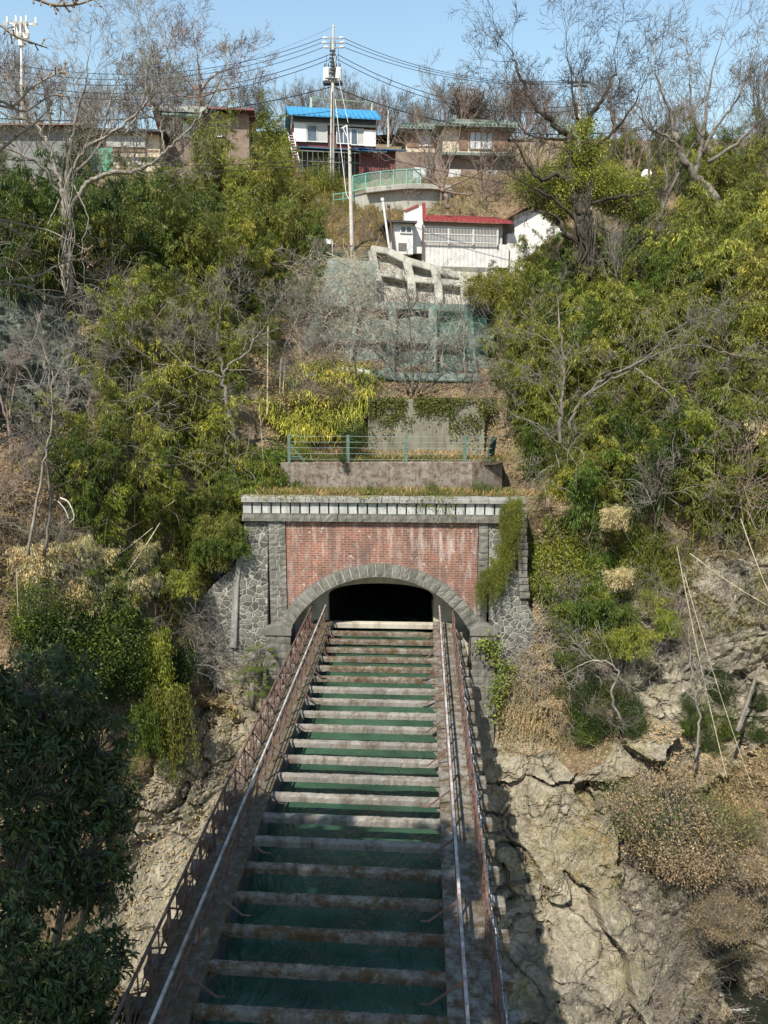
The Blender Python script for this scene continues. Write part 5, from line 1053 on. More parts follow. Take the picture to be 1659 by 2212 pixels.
scatter(BAM, 12, [(1290,400),(1700,380),(1700,500),(1300,500)], bw, 'on the skyline bank at the upper right', ['olive','yellowish','green'], (.7,1.05), 21)
scatter(BAMS, 14, [(1150,1190),(1440,1190),(1460,1330),(1200,1350)], 'bushy small bamboo', 'on the bank above the tan rocks right of the portal', ['olive','green'], (.6,1.0), 22)
scatter(HANG, 6, [(1330,1130),(1480,1130),(1440,1230),(1340,1220)], 'hanging bamboo', 'above the tan rock slope at the right', ['olive','yellowish'], (.7,.95), 23, out=.5)
scatter(SHR, 10, [(1140,1180),(1260,1170),(1280,1300),(1160,1290)], 'leafy evergreen shrub', 'just right of the portal wing wall', ['green','yellowish','olive'], (.6,.9), 24, cat='shrub')
scatter(SHR, 9, [(1200,1500),(1330,1440),(1370,1570),(1250,1610)], 'leafy evergreen shrub', 'clinging to the dark cleft above the tan rock', ['olive','green','dark'], (.35,.6), 25, cat='shrub', out=.3)
scatter(SHR, 8, [(1480,1500),(1680,1480),(1680,1680),(1500,1640)], 'leafy evergreen shrub', 'scattered below the right rock slope', ['green','dark'], (.3,.55), 26, cat='shrub')
scatter(SHR, 12, [(60,1370),(270,1350),(330,1480),(160,1540)], 'leafy evergreen shrub', 'on the left bank behind the near evergreen', ['dark','green'], (.7,1.0), 27, cat='shrub', out=.2)
scatter(SHR, 7, [(270,1420),(400,1400),(370,1600),(300,1640)], 'leafy evergreen shrub', 'in the shaded hollow left of the aqueduct', ['dark'], (.35,.6), 28, cat='shrub')
for (u, v, s_, lab) in ((1255,340,1.15,'yellow-leaved shrub crowning the dark ivy-clad tree'),(1235,400,1.0,'yellow-leaved foliage clump high in the dark tree, below the crown tuft'),(1160,425,1.05,'yellow-leaved clump left of the dark trunk, outer one'),(1205,455,1.0,'yellow-leaved clump against the left side of the dark trunk'),(1330,440,1.1,'yellow-leaved clump right of the dark trunk, nearer one'),(1375,455,1.1,'yellow-leaved clump right of the dark trunk, outer one'),(1300,400,.9,'yellow-green clump right behind the dark trunk')):
    place(YEL[int(u) % 2], W(u, v+22, 47.6), u, s_*.68, lab, 'shrub', None, (.24,.26,.05))
for i, (u, v, s_, lab) in enumerate(((1030,645,.7,'yellow-green bush at the right foot of the pale grid wall'),(1080,640,.6,'small yellow-green bush further right below the pale grid wall'))):
    place(SHR[i], G2(u, v+18)+np.array([0,-.9,0]), 0, s_, lab, 'shrub', None, (.2,.19,.03))
# shrubs on the terraces
for i, (u, v, s_, lab, c) in enumerate(((765,945,.55,'dark green shrub behind the second fence post','dark'),(770,985,.5,'small dark shrub at the fence foot behind the low wall','dark'),(655,975,.4,'yellow-green shrub at the left fence brace','yellowish'))):
    place(SHR[i % 3], W(u, v+20, 38.6), i, s_, lab, 'shrub', None, G_[c])
for i, (u, s_, lab) in enumerate(((1038,.28,'small leafy shrub right of the low wall, above the parapet'),(935,.22,'small leafy plant before the middle of the low wall'),(800,.2,'low weed before the low wall left of its middle'),(1065,.2,'small weed near the right end of the parapet'))):
    place(SHR[i % 3], W(u, 1072, 35.6), i, s_, lab, 'plant', None, G_['green'])
place(SHR[2], W(742,990,37.1)+np.array([0,-.15,-.2]), 1, .16, 'dark leafy tuft hanging over the low wall under the second post', 'plant', None, G_['dark'])
def sprig(pts, n_, sd, lab):
    rs = np.random.RandomState(sd); L_ = smooth_line([W(*p) for p in pts], 8); root = tag(empty('ivy_plant', tuple(L_[0])), lab, 'ivy'); mb = MB(); mb.tube(L_, .012, 5); build('stem', mb, BARKM, root)
    lf = MB(); k = rs.randint(0, len(L_), n_); P_ = L_[k]+rs.normal(0, .16, (n_, 3))*np.array([1.2,.3,1]); lf.leaves(P_, rs.normal(size=(n_, 3))+[0,-.4,-.5], .14, .09, np.clip(rs.normal(.55,.2,n_),0,1), rng=rs); o = build('foliage', lf, MLEAF, root); o.color = (.15,.19,.04,1)
sprig([(1030,1400,33.2),(1050,1385,33.2),(1072,1392,33.2),(1065,1420,33.2),(1085,1440,33.2)], 420, 1, 'ivy branching over the top of the right pier')
sprig([(1075,1520,33.0),(1082,1480,33.0),(1100,1450,33.0),(1090,1430,33.1)], 380, 2, 'ivy climbing the outer edge of the right pier, middle height')
sprig([(1070,1560,33.0),(1068,1500,33.0),(1078,1470,33.0)], 200, 3, 'short ivy stem low beside the right pier')

for i, (u, v, s_) in enumerate(((455,1115,.8),(478,1140,.75),(500,1110,.7),(515,1150,.6),(470,1175,.7),(440,1160,.8))):
    place(BAMS[i % 3], W(u, v+45, 33.5), i, s_*.8, 'leafy bamboo spray spilling over the left rubble wall below the parapet end', 'bamboo', 'sprays over the left rubble wall', G_['green'] if i % 2 else G_['olive'])
scatter(BAM, 9, [(1290,330),(1720,330),(1720,385),(1290,380)], bw, 'along the skyline at the upper right', ['olive','dark','green'], (.6,.9), 60, out=1)
scatter(BRU, 12, [(1290,320),(1720,320),(1720,360),(1290,360)], bb if 0 else 'twiggy leafless shrub', 'along the skyline at the upper right', [''], (1.0,1.5), 61, cat='shrub', out=1)
scatter(BRUD, 8, [(1200,1440),(1360,1430),(1370,1560),(1220,1580)], 'twiggy leafless shrub', 'over the dark cleft in the right rocks', [''], (.5,.8), 62, cat='shrub', out=.6)
scatter(SHR, 7, [(640,375),(735,375),(720,430),(650,440)], 'leafy evergreen shrub', 'on the bank below the blue-roofed house', ['yellowish','golden'], (.5,.8), 64, cat='shrub')
scatter(BAMS, 13, [(1180,1290),(1450,1240),(1450,1400),(1230,1440)], 'bushy small bamboo', 'at the top edge of the right rock slope', ['olive','yellowish','green'], (.45,.8), 66, out=.4)
scatter(BRU, 8, [(1180,1300),(1450,1260),(1450,1420),(1230,1440)], 'twiggy leafless shrub', 'at the top edge of the right rock slope', [''], (.5,.8), 67, cat='shrub', out=.4)
# bare brush everywhere
bb = 'twiggy leafless shrub'
scatter(BRU, 5, [(700,700),(1040,650),(1060,820),(680,800)], bb, 'over the green netted wall', [''], (.6,1.0), 30, cat='shrub', out=.6)
scatter(BRU, 9, [(560,640),(720,560),(720,760),(560,860)], bb, 'left of the netted wall', [''], (.6,1.0), 31, cat='shrub', out=.4)
scatter(BRU, 22, [(560,800),(1100,830),(1130,900),(560,900)], bb, 'along the bank above the brown streaked wall', [''], (.35,.6), 32, cat='shrub')
scatter(BRU, 8, [(1100,680),(1640,680),(1640,1150),(1130,1150)], bb, 'among the bamboo on the right slope', [''], (.8,1.3), 33, cat='shrub', out=1.2)
scatter(BRU, 8, [(1130,1180),(1640,1180),(1640,1420),(1160,1480)], bb, 'on the bank right of the portal', [''], (.6,1.0), 34, cat='shrub', out=.2)
scatter(BRU, 7, [(200,620),(560,620),(520,1000),(230,1000)], bb, 'among the bamboo on the left slope', [''], (.8,1.2), 35, cat='shrub', out=1.0)
scatter(BRU, 8, [(-60,980),(330,1000),(420,1200),(-60,1240)], bb, 'on the brown bank at the far left', [''], (.7,1.1), 36, cat='shrub', out=.3)
scatter(BRUD, 14, [(380,1280),(560,1330),(560,1460),(400,1420)], bb, 'hanging below the rubble wall left of the portal', [''], (.4,.7), 37, cat='shrub', out=.2)
scatter(BRUD, 22, [(1400,1850),(1700,1800),(1640,2180),(1380,2200)], bb, 'in the gully at the lower right', [''], (.45,.8), 38, cat='shrub')
scatter(BRU, 8, [(1120,2130),(1600,2140),(1560,2290),(1120,2290)], bb, 'at the foot of the pale boulder, bottom right', [''], (.5,.8), 39, cat='shrub')
scatter(BRU, 6, [(850,370),(1250,360),(1260,440),(930,440)], bb, 'in front of the tiled house', [''], (.6,1.0), 40, cat='shrub')
scatter(BRU, 18, [(700,440),(860,470),(850,530),(690,520)], 'dry scrubby bush', 'on the grassy slope right of the tall pole', [''], (.3,.5), 41, cat='shrub')
scatter(BRU, 10, [(1260,380),(1700,340),(1700,560),(1300,560)], bb, 'on the bank behind the right bamboo', [''], (.9,1.4), 42, cat='shrub')
scatter(BRU, 12, [(60,1220),(400,1240),(330,1380),(40,1380)], bb, 'around the dry beige heaps', [''], (.5,.8), 43, cat='shrub', out=.2)
# far trees on the hilltop
rs = np.random.RandomState(77)
for (u0, u1, n_, Y0, Y1, vt, lab) in ((600,1220,30,95,125,318,'distant bare tree on the ridge behind the blue-roofed and tiled houses'),(-60,520,15,84,110,325,'distant bare tree on the ridge behind the old brown houses'),(1180,1750,5,95,120,325,'distant bare tree on the ridge behind the right-hand trees')):
    for i in range(n_):
        u = u0+(u1-u0)*(i+rs.rand())/n_; Y = rs.uniform(Y0, Y1); p = W(u, vt, Y); p[2] = 33.5+(Y-88)*.14 if Y > 88 else p[2]
        place(FART[rs.randint(3)], p, rs.uniform(0, 6), rs.uniform(.75, 1.05)*(1.0 if u0 != 600 else .95), lab, 'tree', lab.replace('distant bare tree', 'distant bare trees'))
for i, (u, s_, lab) in enumerate(((1107-95,.8,'dark conifer among the distant bare trees behind the tiled house'),(560,.6,'small dark conifer at the right end of the old brown house'))):
    place(SHR[i], W(u, 270, 100), 0, 2.2*s_, lab, 'tree', None, (.03,.035,.02))
scatter(TREE, 4, [(-60,400),(320,380),(320,460),(-60,480)], 'slender bare tree', 'before the grey shed at the upper left', [''], (.7,1.0), 50, cat='tree')
scatter(TREE, 4, [(870,400),(1200,410),(1160,450),(960,445)], 'slender reddish bare tree', 'between the ramp wall and the tiled house', [''], (.6,.85), 51, cat='tree')
scatter(TREE, 4, [(1330,420),(1700,400),(1700,560),(1350,560)], 'slender bare tree', 'between the dark tree and the right picture edge', [''], (.9,1.3), 52, cat='tree')
scatter(TREE, 2, [(-60,900),(180,900),(150,1200),(-60,1200)], 'slender bare tree', 'on the brown bank at the far left', [''], (.5,.75), 53, cat='tree', out=1)
scatter(TREE, 5, [(1150,560),(1350,560),(1350,720),(1150,720)], 'slender bare tree', 'just below the dark ivy-clad tree', [''], (.5,.8), 54, cat='tree', out=1)
# ------------------------------------------------------------------ the trees one can tell apart
Y = 38.5
hero('bare_tree', 'big bare tree with a bundled vine-wrapped trunk and one long limb sweeping right, upper left', [
 ([(150,640,39),(146,540,39),(142,470,39),(138,410,39)], .24, .2, 0, 0),
 ([(142,470,39),(165,430,39),(195,392,38.8),(235,376,38.6),(290,368,38.5),(330,352,38.3),(362,322,38.2),(392,296,38),(425,262,38),(450,225,38)], .13, .035, 1.6, 1.6),
 ([(355,330,38.3),(352,300,38.3),(348,270,38.5),(362,236,38.5)], .05, .02, 1.0, 1.5),
 ([(140,420,39),(120,365,39),(108,320,39.2),(90,285,39.4),(60,240,39.6)], .11, .03, 2.0, 2),
 ([(138,420,39),(160,360,38.7),(185,320,38.5),(235,290,38),(290,250,38),(320,215,38),(330,180,38)], .10, .025, 1.9, 2.2),
 ([(140,410,39),(150,330,39),(165,250,39.3),(185,180,39.4),(190,120,39.5)], .09, .02, 2.1, 2),
 ([(100,330,39),(70,270,38.6),(20,250,38),(-30,230,38)], .07, .02, 1.8, 2),
 ([(130,420,39),(90,360,38.4),(40,330,38),(-20,310,37.6)], .09, .03, 1.8, 2),
 ([(150,380,39),(205,330,39.5),(230,250,39.6),(250,180,39.8),(265,120,40)], .08, .02, 2.0, 2),
 ([(270,290,38),(300,240,38.4),(318,170,38.5),(310,100,38.6)], .05, .018, 1.6, 2),
 ([(128,430,39),(100,500,38.6),(92,560,38.5),(95,640,38.4)], .035, .02, .6, .6),
 ([(160,400,39),(190,470,38.6),(178,530,38.5),(182,600,38.5)], .03, .018, .5, .6)], BARK, 5, lev=3, kids=(4,5), dens=.85, minr=.0062)
mb = MB(); rr = np.random.RandomState(6); A_ = []
for k in range(17):
    x = 132+rr.uniform(0, 24); j0 = rr.randint(0, 3); Pt = [W(x+rr.uniform(-7,7)+(j-4)*rr.uniform(-2,2), 640-j*38, 38.75+rr.uniform(-.25,.2)) for j in range(j0, rr.randint(5, 11))]; mb.tube(smooth_line(Pt, 3), np.linspace(rr.uniform(.02,.05), .01, 3*len(Pt)-2), 5)
tag(build('climbing_vine', mb, BARK, smooth=True), 'tangle of pale vine stems wrapping the big bare tree trunk, upper left', 'vine')
hero('bare_tree', 'dark leaning bare tree in front of the old brown house', [([(372,300,70),(362,285,70),(345,262,70),(338,235,70),(325,215,70)], .32, .12, 1.8, 1), ([(338,235,70),(350,215,70),(340,190,70)], .1, .05, 1.8, 1.5), ([(345,262,70),(318,250,70),(300,225,70)], .1, .04, 1.8, 1.2)], BARKD, 6, lev=3, minr=.014)
hero('bare_tree', 'wide bare tree standing out on the skyline behind the old brown house', [([(428,240,80),(430,210,80),(432,180,80)], .3, .2, 0, 0), ([(432,190,80),(430,150,80),(425,110,80)], .16, .04, 3.0, 1.2), ([(430,200,80),(400,170,80),(375,145,80)], .14, .04, 3, 1.2), ([(432,195,80),(460,165,80),(490,150,80)], .14, .04, 3, 1.2), ([(430,210,80),(380,205,80),(350,190,80)], .1, .03, 2.4, 1), ([(432,210,80),(475,195,80),(510,190,80)], .1, .03, 2.2, 1)], BARKR, 7, lev=3, minr=.013, kids=(4,6))
hero('bare_tree', 'forked bare tree with one long horizontal limb, left of the netted grid wall', [
 ([(520,1000,37),(505,930,37),(492,880,37),(482,815,37)], .13, .085, 0, 0),
 ([(482,815,37),(450,805,36.6),(425,796,36.4),(390,788,36.2),(345,788,36),(310,765,35.8),(275,735,35.6)], .075, .02, 1.4, 1.8),
 ([(400,790,36.3),(375,765,36.4),(350,740,36.5),(335,700,36.5)], .05, .02, 1.3, 1.8),
 ([(482,815,37),(495,790,37),(530,765,37),(555,728,37),(572,705,37),(590,668,37)], .07, .025, 1.3, 1.6),
 ([(484,812,37),(475,770,37.2),(470,720,37.4),(480,660,37.6)], .06, .02, 1.6, 2),
 ([(560,725,37),(600,712,37.2),(640,706,37.4)], .04, .02, 1.1, 2),
 ([(495,800,37),(540,800,37),(590,815,36.8)], .04, .015, 1.2, 1.6),
 ([(585,680,37),(610,640,37.3),(640,600,37.6)], .035, .015, 1.2, 1.6)], BARKM, 8, lev=3, kids=(4,6), minr=.0062)
hero('bare_tree', 'massive dark ivy-clad tree with crooked spreading limbs before the white rendered building', [
 ([(1262,600,47),(1258,545,47),(1258,500,47),(1264,450,47)], .62, .46, 0, 0),
 ([(1262,470,47),(1240,430,47),(1232,380,47),(1228,300,47.3),(1200,275,47.3),(1160,235,47.4),(1135,185,47.5),(1112,140,47.6),(1105,110,47.7)], .26, .03, 2.1, 1.7),
 ([(1240,400,47),(1205,378,46.7),(1175,388,46.4),(1150,372,46.2),(1125,325,46),(1108,300,46),(1095,270,46)], .15, .03, 1.9, 1.7),
 ([(1262,460,47),(1275,380,47.3),(1262,300,47.5),(1285,240,47.6),(1310,200,47.8),(1330,150,48)], .24, .03, 2.2, 1.8),
 ([(1266,300,47.5),(1240,230,47.8),(1235,170,48),(1225,120,48)], .1, .02, 2.2, 1.8),
 ([(1240,300,47.3),(1190,300,47),(1140,290,46.6),(1100,240,46.4)], .1, .02, 2, 1.8),
 ([(1272,330,47.3),(1320,290,47.3),(1360,240,47.5),(1385,190,47.6)], .11, .02, 2.1, 1.8),
 ([(1275,440,47),(1330,425,46.6),(1380,422,46.2),(1400,400,46)], .1, .03, 1.3, 1.2),
 ([(1245,520,47),(1222,505,46.8),(1210,480,46.8),(1190,462,46.6)], .2, .06, 1.2, .8),
 ([(1252,480,47),(1195,430,46.5),(1150,405,46.2)], .12, .05, 1.6, 1),
 ([(1290,460,46.6),(1284,530,46),(1278,590,45.8),(1282,640,45.7),(1290,670,45.6)], .07, .03, 1.0, 1.2),
 ([(1300,490,46.6),(1345,520,45.8),(1385,560,45.2),(1400,610,44.8),(1420,640,44.6)], .08, .02, 1.1, 1.4)], BARKD, 9, lev=3, minr=.0075, kids=(4,5), dens=.72)
mb = MB(); rr = np.random.RandomState(5)
for k in range(22):
    x = 1243+rr.uniform(0, 36); Pt = [W(x+rr.uniform(-8,8)+(3-j)*rr.uniform(-2,3), 600-j*30, 46.4+rr.uniform(-.15,.2)) for j in range(rr.randint(0,2), rr.randint(4, 9))]; mb.tube(smooth_line(Pt, 3), np.linspace(rr.uniform(.04,.08), .02, 3*len(Pt)-2), 5)
tag(build('climbing_vine', mb, BARKD, smooth=True), 'dark ropes of ivy stem covering the massive trunk at the right', 'vine')
hero('bare_tree', 'tall pale bare tree with a sharply kinked trunk at the upper right', [
 ([(1560,470,52),(1545,430,52),(1515,395,52),(1490,368,52),(1470,335,52),(1458,290,52)], .3, .16, 0, 0),
 ([(1458,300,52),(1450,250,52),(1430,200,52),(1415,150,52)], .11, .03, 2.4, 1.6), ([(1462,310,52),(1430,290,52),(1395,270,52),(1380,220,52)], .1, .03, 2.2, 1.6),
 ([(1500,380,52),(1512,330,52),(1522,270,52),(1530,200,52),(1545,130,52)], .18, .03, 2.4, 1.6), ([(1516,330,52),(1550,270,52),(1590,220,52),(1620,150,52)], .12, .03, 2.4, 1.6), ([(1520,300,52),(1495,240,52),(1490,170,52)], .1, .03, 2.4, 1.6), ([(1530,350,52),(1590,310,52),(1640,260,52),(1670,190,52)], .12, .03, 2.4, 1.5)], BARKM, 10, lev=3, minr=.009, dens=.65)
hero('bare_tree', 'twin-trunked grey bare tree rising from the bank right of the portal, limbs reaching right', [
 ([(1205,1190,36),(1208,1080,36),(1207,980,36),(1212,900,36),(1218,830,36),(1216,770,36),(1208,700,36)], .12, .035, 1.2, 1),
 ([(1217,1190,36.2),(1222,1080,36.2),(1222,990,36.3),(1238,900,36.2),(1260,860,36),(1310,812,35.8),(1345,800,35.6)], .10, .05, 1.2, .8),
 ([(1260,860,36),(1320,820,35.6),(1380,790,35.2),(1430,760,34.8),(1500,745,34.5),(1560,760,34.2),(1610,770,34)], .055, .018, 1.5, 1.8),
 ([(1370,795,35.2),(1420,830,34.8),(1460,870,34.5),(1470,930,34.3)], .05, .02, 1.3, 1.6),
 ([(1345,800,35.4),(1400,770,35),(1440,720,34.8),(1500,690,34.6)], .06, .02, 1.4, 1.8),
 ([(1212,960,36),(1185,940,35.6),(1160,915,35.2),(1130,905,35)], .05, .02, 1.3, 2),
 ([(1212,900,36),(1190,850,35.8),(1160,810,35.5),(1120,790,35.2)], .05, .02, 1.4, 2),
 ([(1216,780,36),(1190,740,36),(1150,720,36)], .04, .02, 1.4, 2),
 ([(1230,1010,36.2),(1290,1060,35.6),(1350,1040,35),(1420,1010,34.4),(1480,960,34)], .06, .02, 1.5, 2),
 ([(1350,1040,35),(1420,1060,34.4),(1480,1100,34),(1530,1130,33.6)], .04, .015, 1.3, 2),
 ([(1216,1000,36),(1170,1020,35.4),(1140,1060,35)], .04, .015, 1.1, 2)], BARKM, 11, lev=3, kids=(3,5), dens=.8, minr=.006)
hero('bare_tree', 'reddish bare cherry tree with a short dark trunk above the red-roofed building', [
 ([(968,452,59),(960,420,59),(955,405,59)], .16, .12, 0, 0), ([(957,410,59),(930,390,59),(905,375,59),(880,350,59)], .075, .025, 1.8, 2), ([(956,408,59),(960,370,59),(975,340,59),(990,300,59)], .07, .02, 1.9, 2),
 ([(958,410,59),(1000,390,59),(1040,370,59),(1080,340,59)], .075, .025, 1.9, 2), ([(958,412,59),(1010,420,59),(1060,410,59),(1110,400,59)], .065, .02, 1.7, 2), ([(955,410,59),(930,360,59),(915,320,59)], .09, .03, 1.7, 2)], BARKR, 12, lev=3, dens=.6, kids=(3,4), minr=.011)
hero('bare_tree', 'many-stemmed bare scrub tree in the middle of the slope above the brown streaked wall', [
 ([(892,850,42.5),(888,760,42.4),(885,690,42.2),(880,640,42)], .07, .025, 1.4, 2.4), ([(905,850,42.4),(912,780,42.2),(935,720,42),(950,670,41.8)], .05, .02, 1.3, 2.4), ([(880,850,42.5),(870,780,42.3),(850,720,42),(830,660,41.8)], .05, .02, 1.3, 2.4),
 ([(900,850,42.4),(930,800,42),(955,760,41.8),(985,740,41.6)], .04, .02, 1.1, 2.2), ([(886,850,42.4),(850,800,42),(820,770,41.8),(790,735,41.6)], .04, .02, 1.2, 2.2)], BARKM, 13, lev=3, minr=.0062)
for i, (pts, lab) in enumerate([([(600,830,41),(610,770,41),(640,690,41),(660,640,41)],'slim pale sapling curving right, left of the netted wall'), ([(1005,820,42),(1002,760,42),(1000,690,42),(985,640,42)],'slim bare sapling at the right side of the netted wall'), ([(770,820,42),(765,760,42),(760,700,42),(775,640,42)],'slim bare sapling before the middle of the netted wall'), ([(62,1200,27),(75,1100,27),(95,1000,27),(110,900,27),(112,800,27)],'thin leafless tree before the greenish rock at the left'), ([(95,1200,27.5),(110,1080,27.4),(100,990,27.2),(88,930,27)],'thin forked leafless tree on the far left bank'), ([(1345,1560,31.5),(1320,1500,31.3),(1335,1450,31),(1290,1425,31),(1240,1445,31)],'bare bush tree over the dark cleft in the right rocks'), ([(1180,1450,33),(1230,1400,33),(1270,1420,32.6),(1320,1450,32.2)],'crooked horizontal bare limb above the right rock slope'), ([(1500,1640,29.5),(1512,1560,29.5),(1500,1500,29.4),(1490,1430,29.4)],'leaning pale leafless stem on the lower right slope')]):
    hero('bare_tree', lab, [(pts, .06, .02, 1.1, 2.2)], BARK if i % 2 else BARKM, 60+i, lev=2, minr=.006)
# near budding branches reaching in from the left
BUDM = plain('bud_scales', (.3,.17,.1), .7)
def budding(limbs, name, lab, seed):
    rs = np.random.RandomState(seed); mb = MB(); b0_ = W(*limbs[0][0][0]); root = tag(empty(name, tuple(b0_)), lab, 'tree')
    for pts, r0, r1 in limbs:
        L_ = smooth_line([W(*p) for p in pts], 7); mb.tube(L_, np.linspace(r0, r1, len(L_)), 7); T_ = nrm(np.gradient(L_, axis=0)); ds = np.linalg.norm(np.diff(L_, axis=0), axis=1).sum()
        for k in range(int(ds/.05)):
            i = rs.randint(2, len(L_)); d = nrm(np.cross(T_[i], rs.normal(size=3))+T_[i]*.5); ln = rs.uniform(.015, .045); p = L_[i]; mb.segs([p], [p+d*ln], [.0045], [.0035], 5); q_ = p+d*ln; mb.tube([q_, q_+d*.006, q_+d*.014, q_+d*.02], [.003,.006,.0055,.001], 6, 1)
    build('branch', mb, [BARK, BUDM], root, smooth=True)
budding([([(-900,1000,5.5),(-520,700,5.2),(-320,500,5.0),(-250,300,5),(-230,100,5.0),(-180,-60,5)], .09, .03), ([(-230,60,5),(-60,-30,5),(60,-8,5),(115,10,5),(165,9,5),(202,-2,5)], .016, .005), ([(-240,200,5),(-120,90,5),(-20,50,5),(30,76,5),(70,92,5),(102,103,5.05)], .012, .004),
 ([(-300,400,5),(-150,330,5),(-20,225,5),(30,228,5),(65,192,5),(110,165,5),(140,152,5)], .012, .003), ([(-20,225,5),(20,232,5),(55,240,5),(100,212,5),(132,200,5)], .008, .003), ([(-250,480,5),(-60,370,5),(30,300,5),(80,262,5),(112,226,5)], .013, .003)], 'cherry_tree', 'near leafless cherry tree with budding branches reaching in at the upper left corner', 3)
budding([([(-950,1500,6.5),(-500,1000,6.2),(-330,760,6),(-260,560,6)], .1, .03), ([(-300,700,6),(-150,520,6),(-20,478,6),(30,498,6),(60,515,6),(70,528,6),(40,545,6)], .011, .003), ([(-20,470,6),(60,488,6),(110,500,6),(160,526,6),(192,545,6)], .008, .003), ([(-300,700,6),(-120,560,6),(0,575,6),(40,560,6),(70,545,6)], .009, .003),
 ([(-310,740,6),(-120,640,6),(10,615,6),(60,620,6),(110,640,6),(170,645,6),(210,660,6)], .01, .003), ([(-330,760,6),(-200,640,6),(60,600,6),(120,575,6),(175,560,6),(200,575,6)], .009, .003), ([(-340,800,6),(-200,860,6),(-30,955,6),(30,938,6),(70,920,6),(110,906,6)], .012, .003)], 'cherry_tree', 'second near leafless cherry tree with budding twigs crossing the left edge', 4)
# ------------------------------------------------------------------ near evergreen at the lower left, and an unseen one added beside the viewpoint to throw the shade below
def evergreen(name, lab, base, blobs, n, seed, color, ll=.15, trunk_r=.16, cl=16, lwid=.3):
    rs = np.random.RandomState(seed); root = tag(empty(name, tuple(base)), lab, 'tree'); tm = MB(); lf = MB(); base = np.array(base)
    C_ = []; wts = np.array([b[3]**2 for b in blobs]); wts = wts/wts.sum()
    for (x, y, z, r_), w_ in zip(blobs, wts):
        k = int(n*w_/cl); c = nrm(rs.normal(size=(k, 3)))*(rs.uniform(.35, 1, (k, 1))**.45)*r_*np.array([1,1,.85]); c += np.array([x,y,z]); C_.append(c)
        hub = np.array([x,y,z-r_*.3]); pts = [base, base+(hub-base)*.45+rs.normal(0,.25,3), hub]; tm.tube(smooth_line(pts, 6), np.linspace(trunk_r, .04, 13), 7)
        kk = c[rs.randint(0, k, min(k, 120))]; m_ = hub+(kk-hub)*.5+rs.normal(0,.1,kk.shape); tm.segs(np.repeat(hub[None], len(kk), 0), m_, np.full(len(kk), .022), np.full(len(kk), .013), 4); tm.segs(m_, kk, np.full(len(kk), .013), np.full(len(kk), .005), 3)
    C_ = np.concatenate(C_); k = len(C_); ax = nrm(rs.normal(size=(k, 3))*.6+np.array([0,0,-.45])); ii = np.repeat(np.arange(k), cl); m_ = len(ii)
    al = rs.uniform(-.8, 1.2, (m_, 1))*.2; side = nrm(np.cross(ax[ii], rs.normal(size=(m_, 3)))); P_ = C_[ii]+ax[ii]*al+side*.01; D = nrm(ax[ii]*.55+side*.8+np.array([0,0,-.5])); L_ = rs.uniform(.5, 1.25, m_)*ll*rs.uniform(.75,1.2,k)[ii]
    S_ = nrm(np.cross(D, rs.normal(size=(m_, 3))+np.array([0,-.5,1.2]))); Lc = L_[:, None]; Wc = Lc*lwid; Nn = nrm(np.cross(S_, D))
    V = np.stack([P_, P_+D*Lc*.3+S_*Wc*.42+Nn*Lc*.03, P_+D*Lc*.62+S_*Wc*.4+Nn*Lc*.02, P_+D*Lc-Nn*Lc*.05, P_+D*Lc*.62-S_*Wc*.4+Nn*Lc*.02, P_+D*Lc*.3-S_*Wc*.42+Nn*Lc*.03], 1).reshape(-1, 3)
    b_ = np.arange(m_)[:, None]*6; F_ = [np.concatenate([b_+np.array([0,1,2,3])], 0), b_+np.array([0,3,4,5])]
    lf.add(V, F_, np.repeat(np.clip(rs.uniform(.15,.85,k)[ii]+rs.normal(0,.2,m_), 0, 1), 6))
    build('trunk', tm, BARKM, root, smooth=True); f_ = build('crown', lf, MGLOSSLEAF, root); f_.color = (*color, 1)
    return root
def ctr(u, v, Y): return W(u, v, Y)
bl = [(*ctr(90,1500,15), 1.15), (*ctr(190,1610,15.3), 1.0), (*ctr(60,1680,14), 1.3), (*ctr(215,1720,14.6), .85), (*ctr(150,1830,14), 1.15), (*ctr(20,1880,13), 1.2), (*ctr(205,1900,14.2), .7), (*ctr(-80,1600,14), 1.6)]
evergreen('evergreen_tree', 'large dark evergreen tree with long glossy leaves filling the lower left', W(-60,2500,15)+np.array([0,0,-2.0]), bl, 27000, 4, (.036,.058,.018), .17)
bl = [(*ctr(190,2080,12), .72), (*ctr(90,2170,11.5), .85), (*ctr(230,2240,11.8), .62), (*ctr(-20,2080,11.5), .9), (*ctr(150,2330,11), .8)]
evergreen('evergreen_tree', 'nearer evergreen tree with paler hanging leaves in the bottom left corner', W(60,2900,12.5)+np.array([0,0,-3]), bl, 16000, 5, (.042,.065,.022), .15)
evergreen('evergreen_tree', 'unseen evergreen added left of the viewpoint to shade the near end of the aqueduct', (-11, -3, -6), [(-10.1,1.4,17,2.6), (-8.0,3.6,17.2,2.3), (-6.6,1.2,17,2.5), (-4.9,-.2,17,2.1), (-10.4,4.9,16.6,2.4), (-5.6,3.0,18.6,1.6), (-8.3,-1.5,16.5,2.4)], 70000, 6, (.036,.062,.022), .32, .3, lwid=.42)
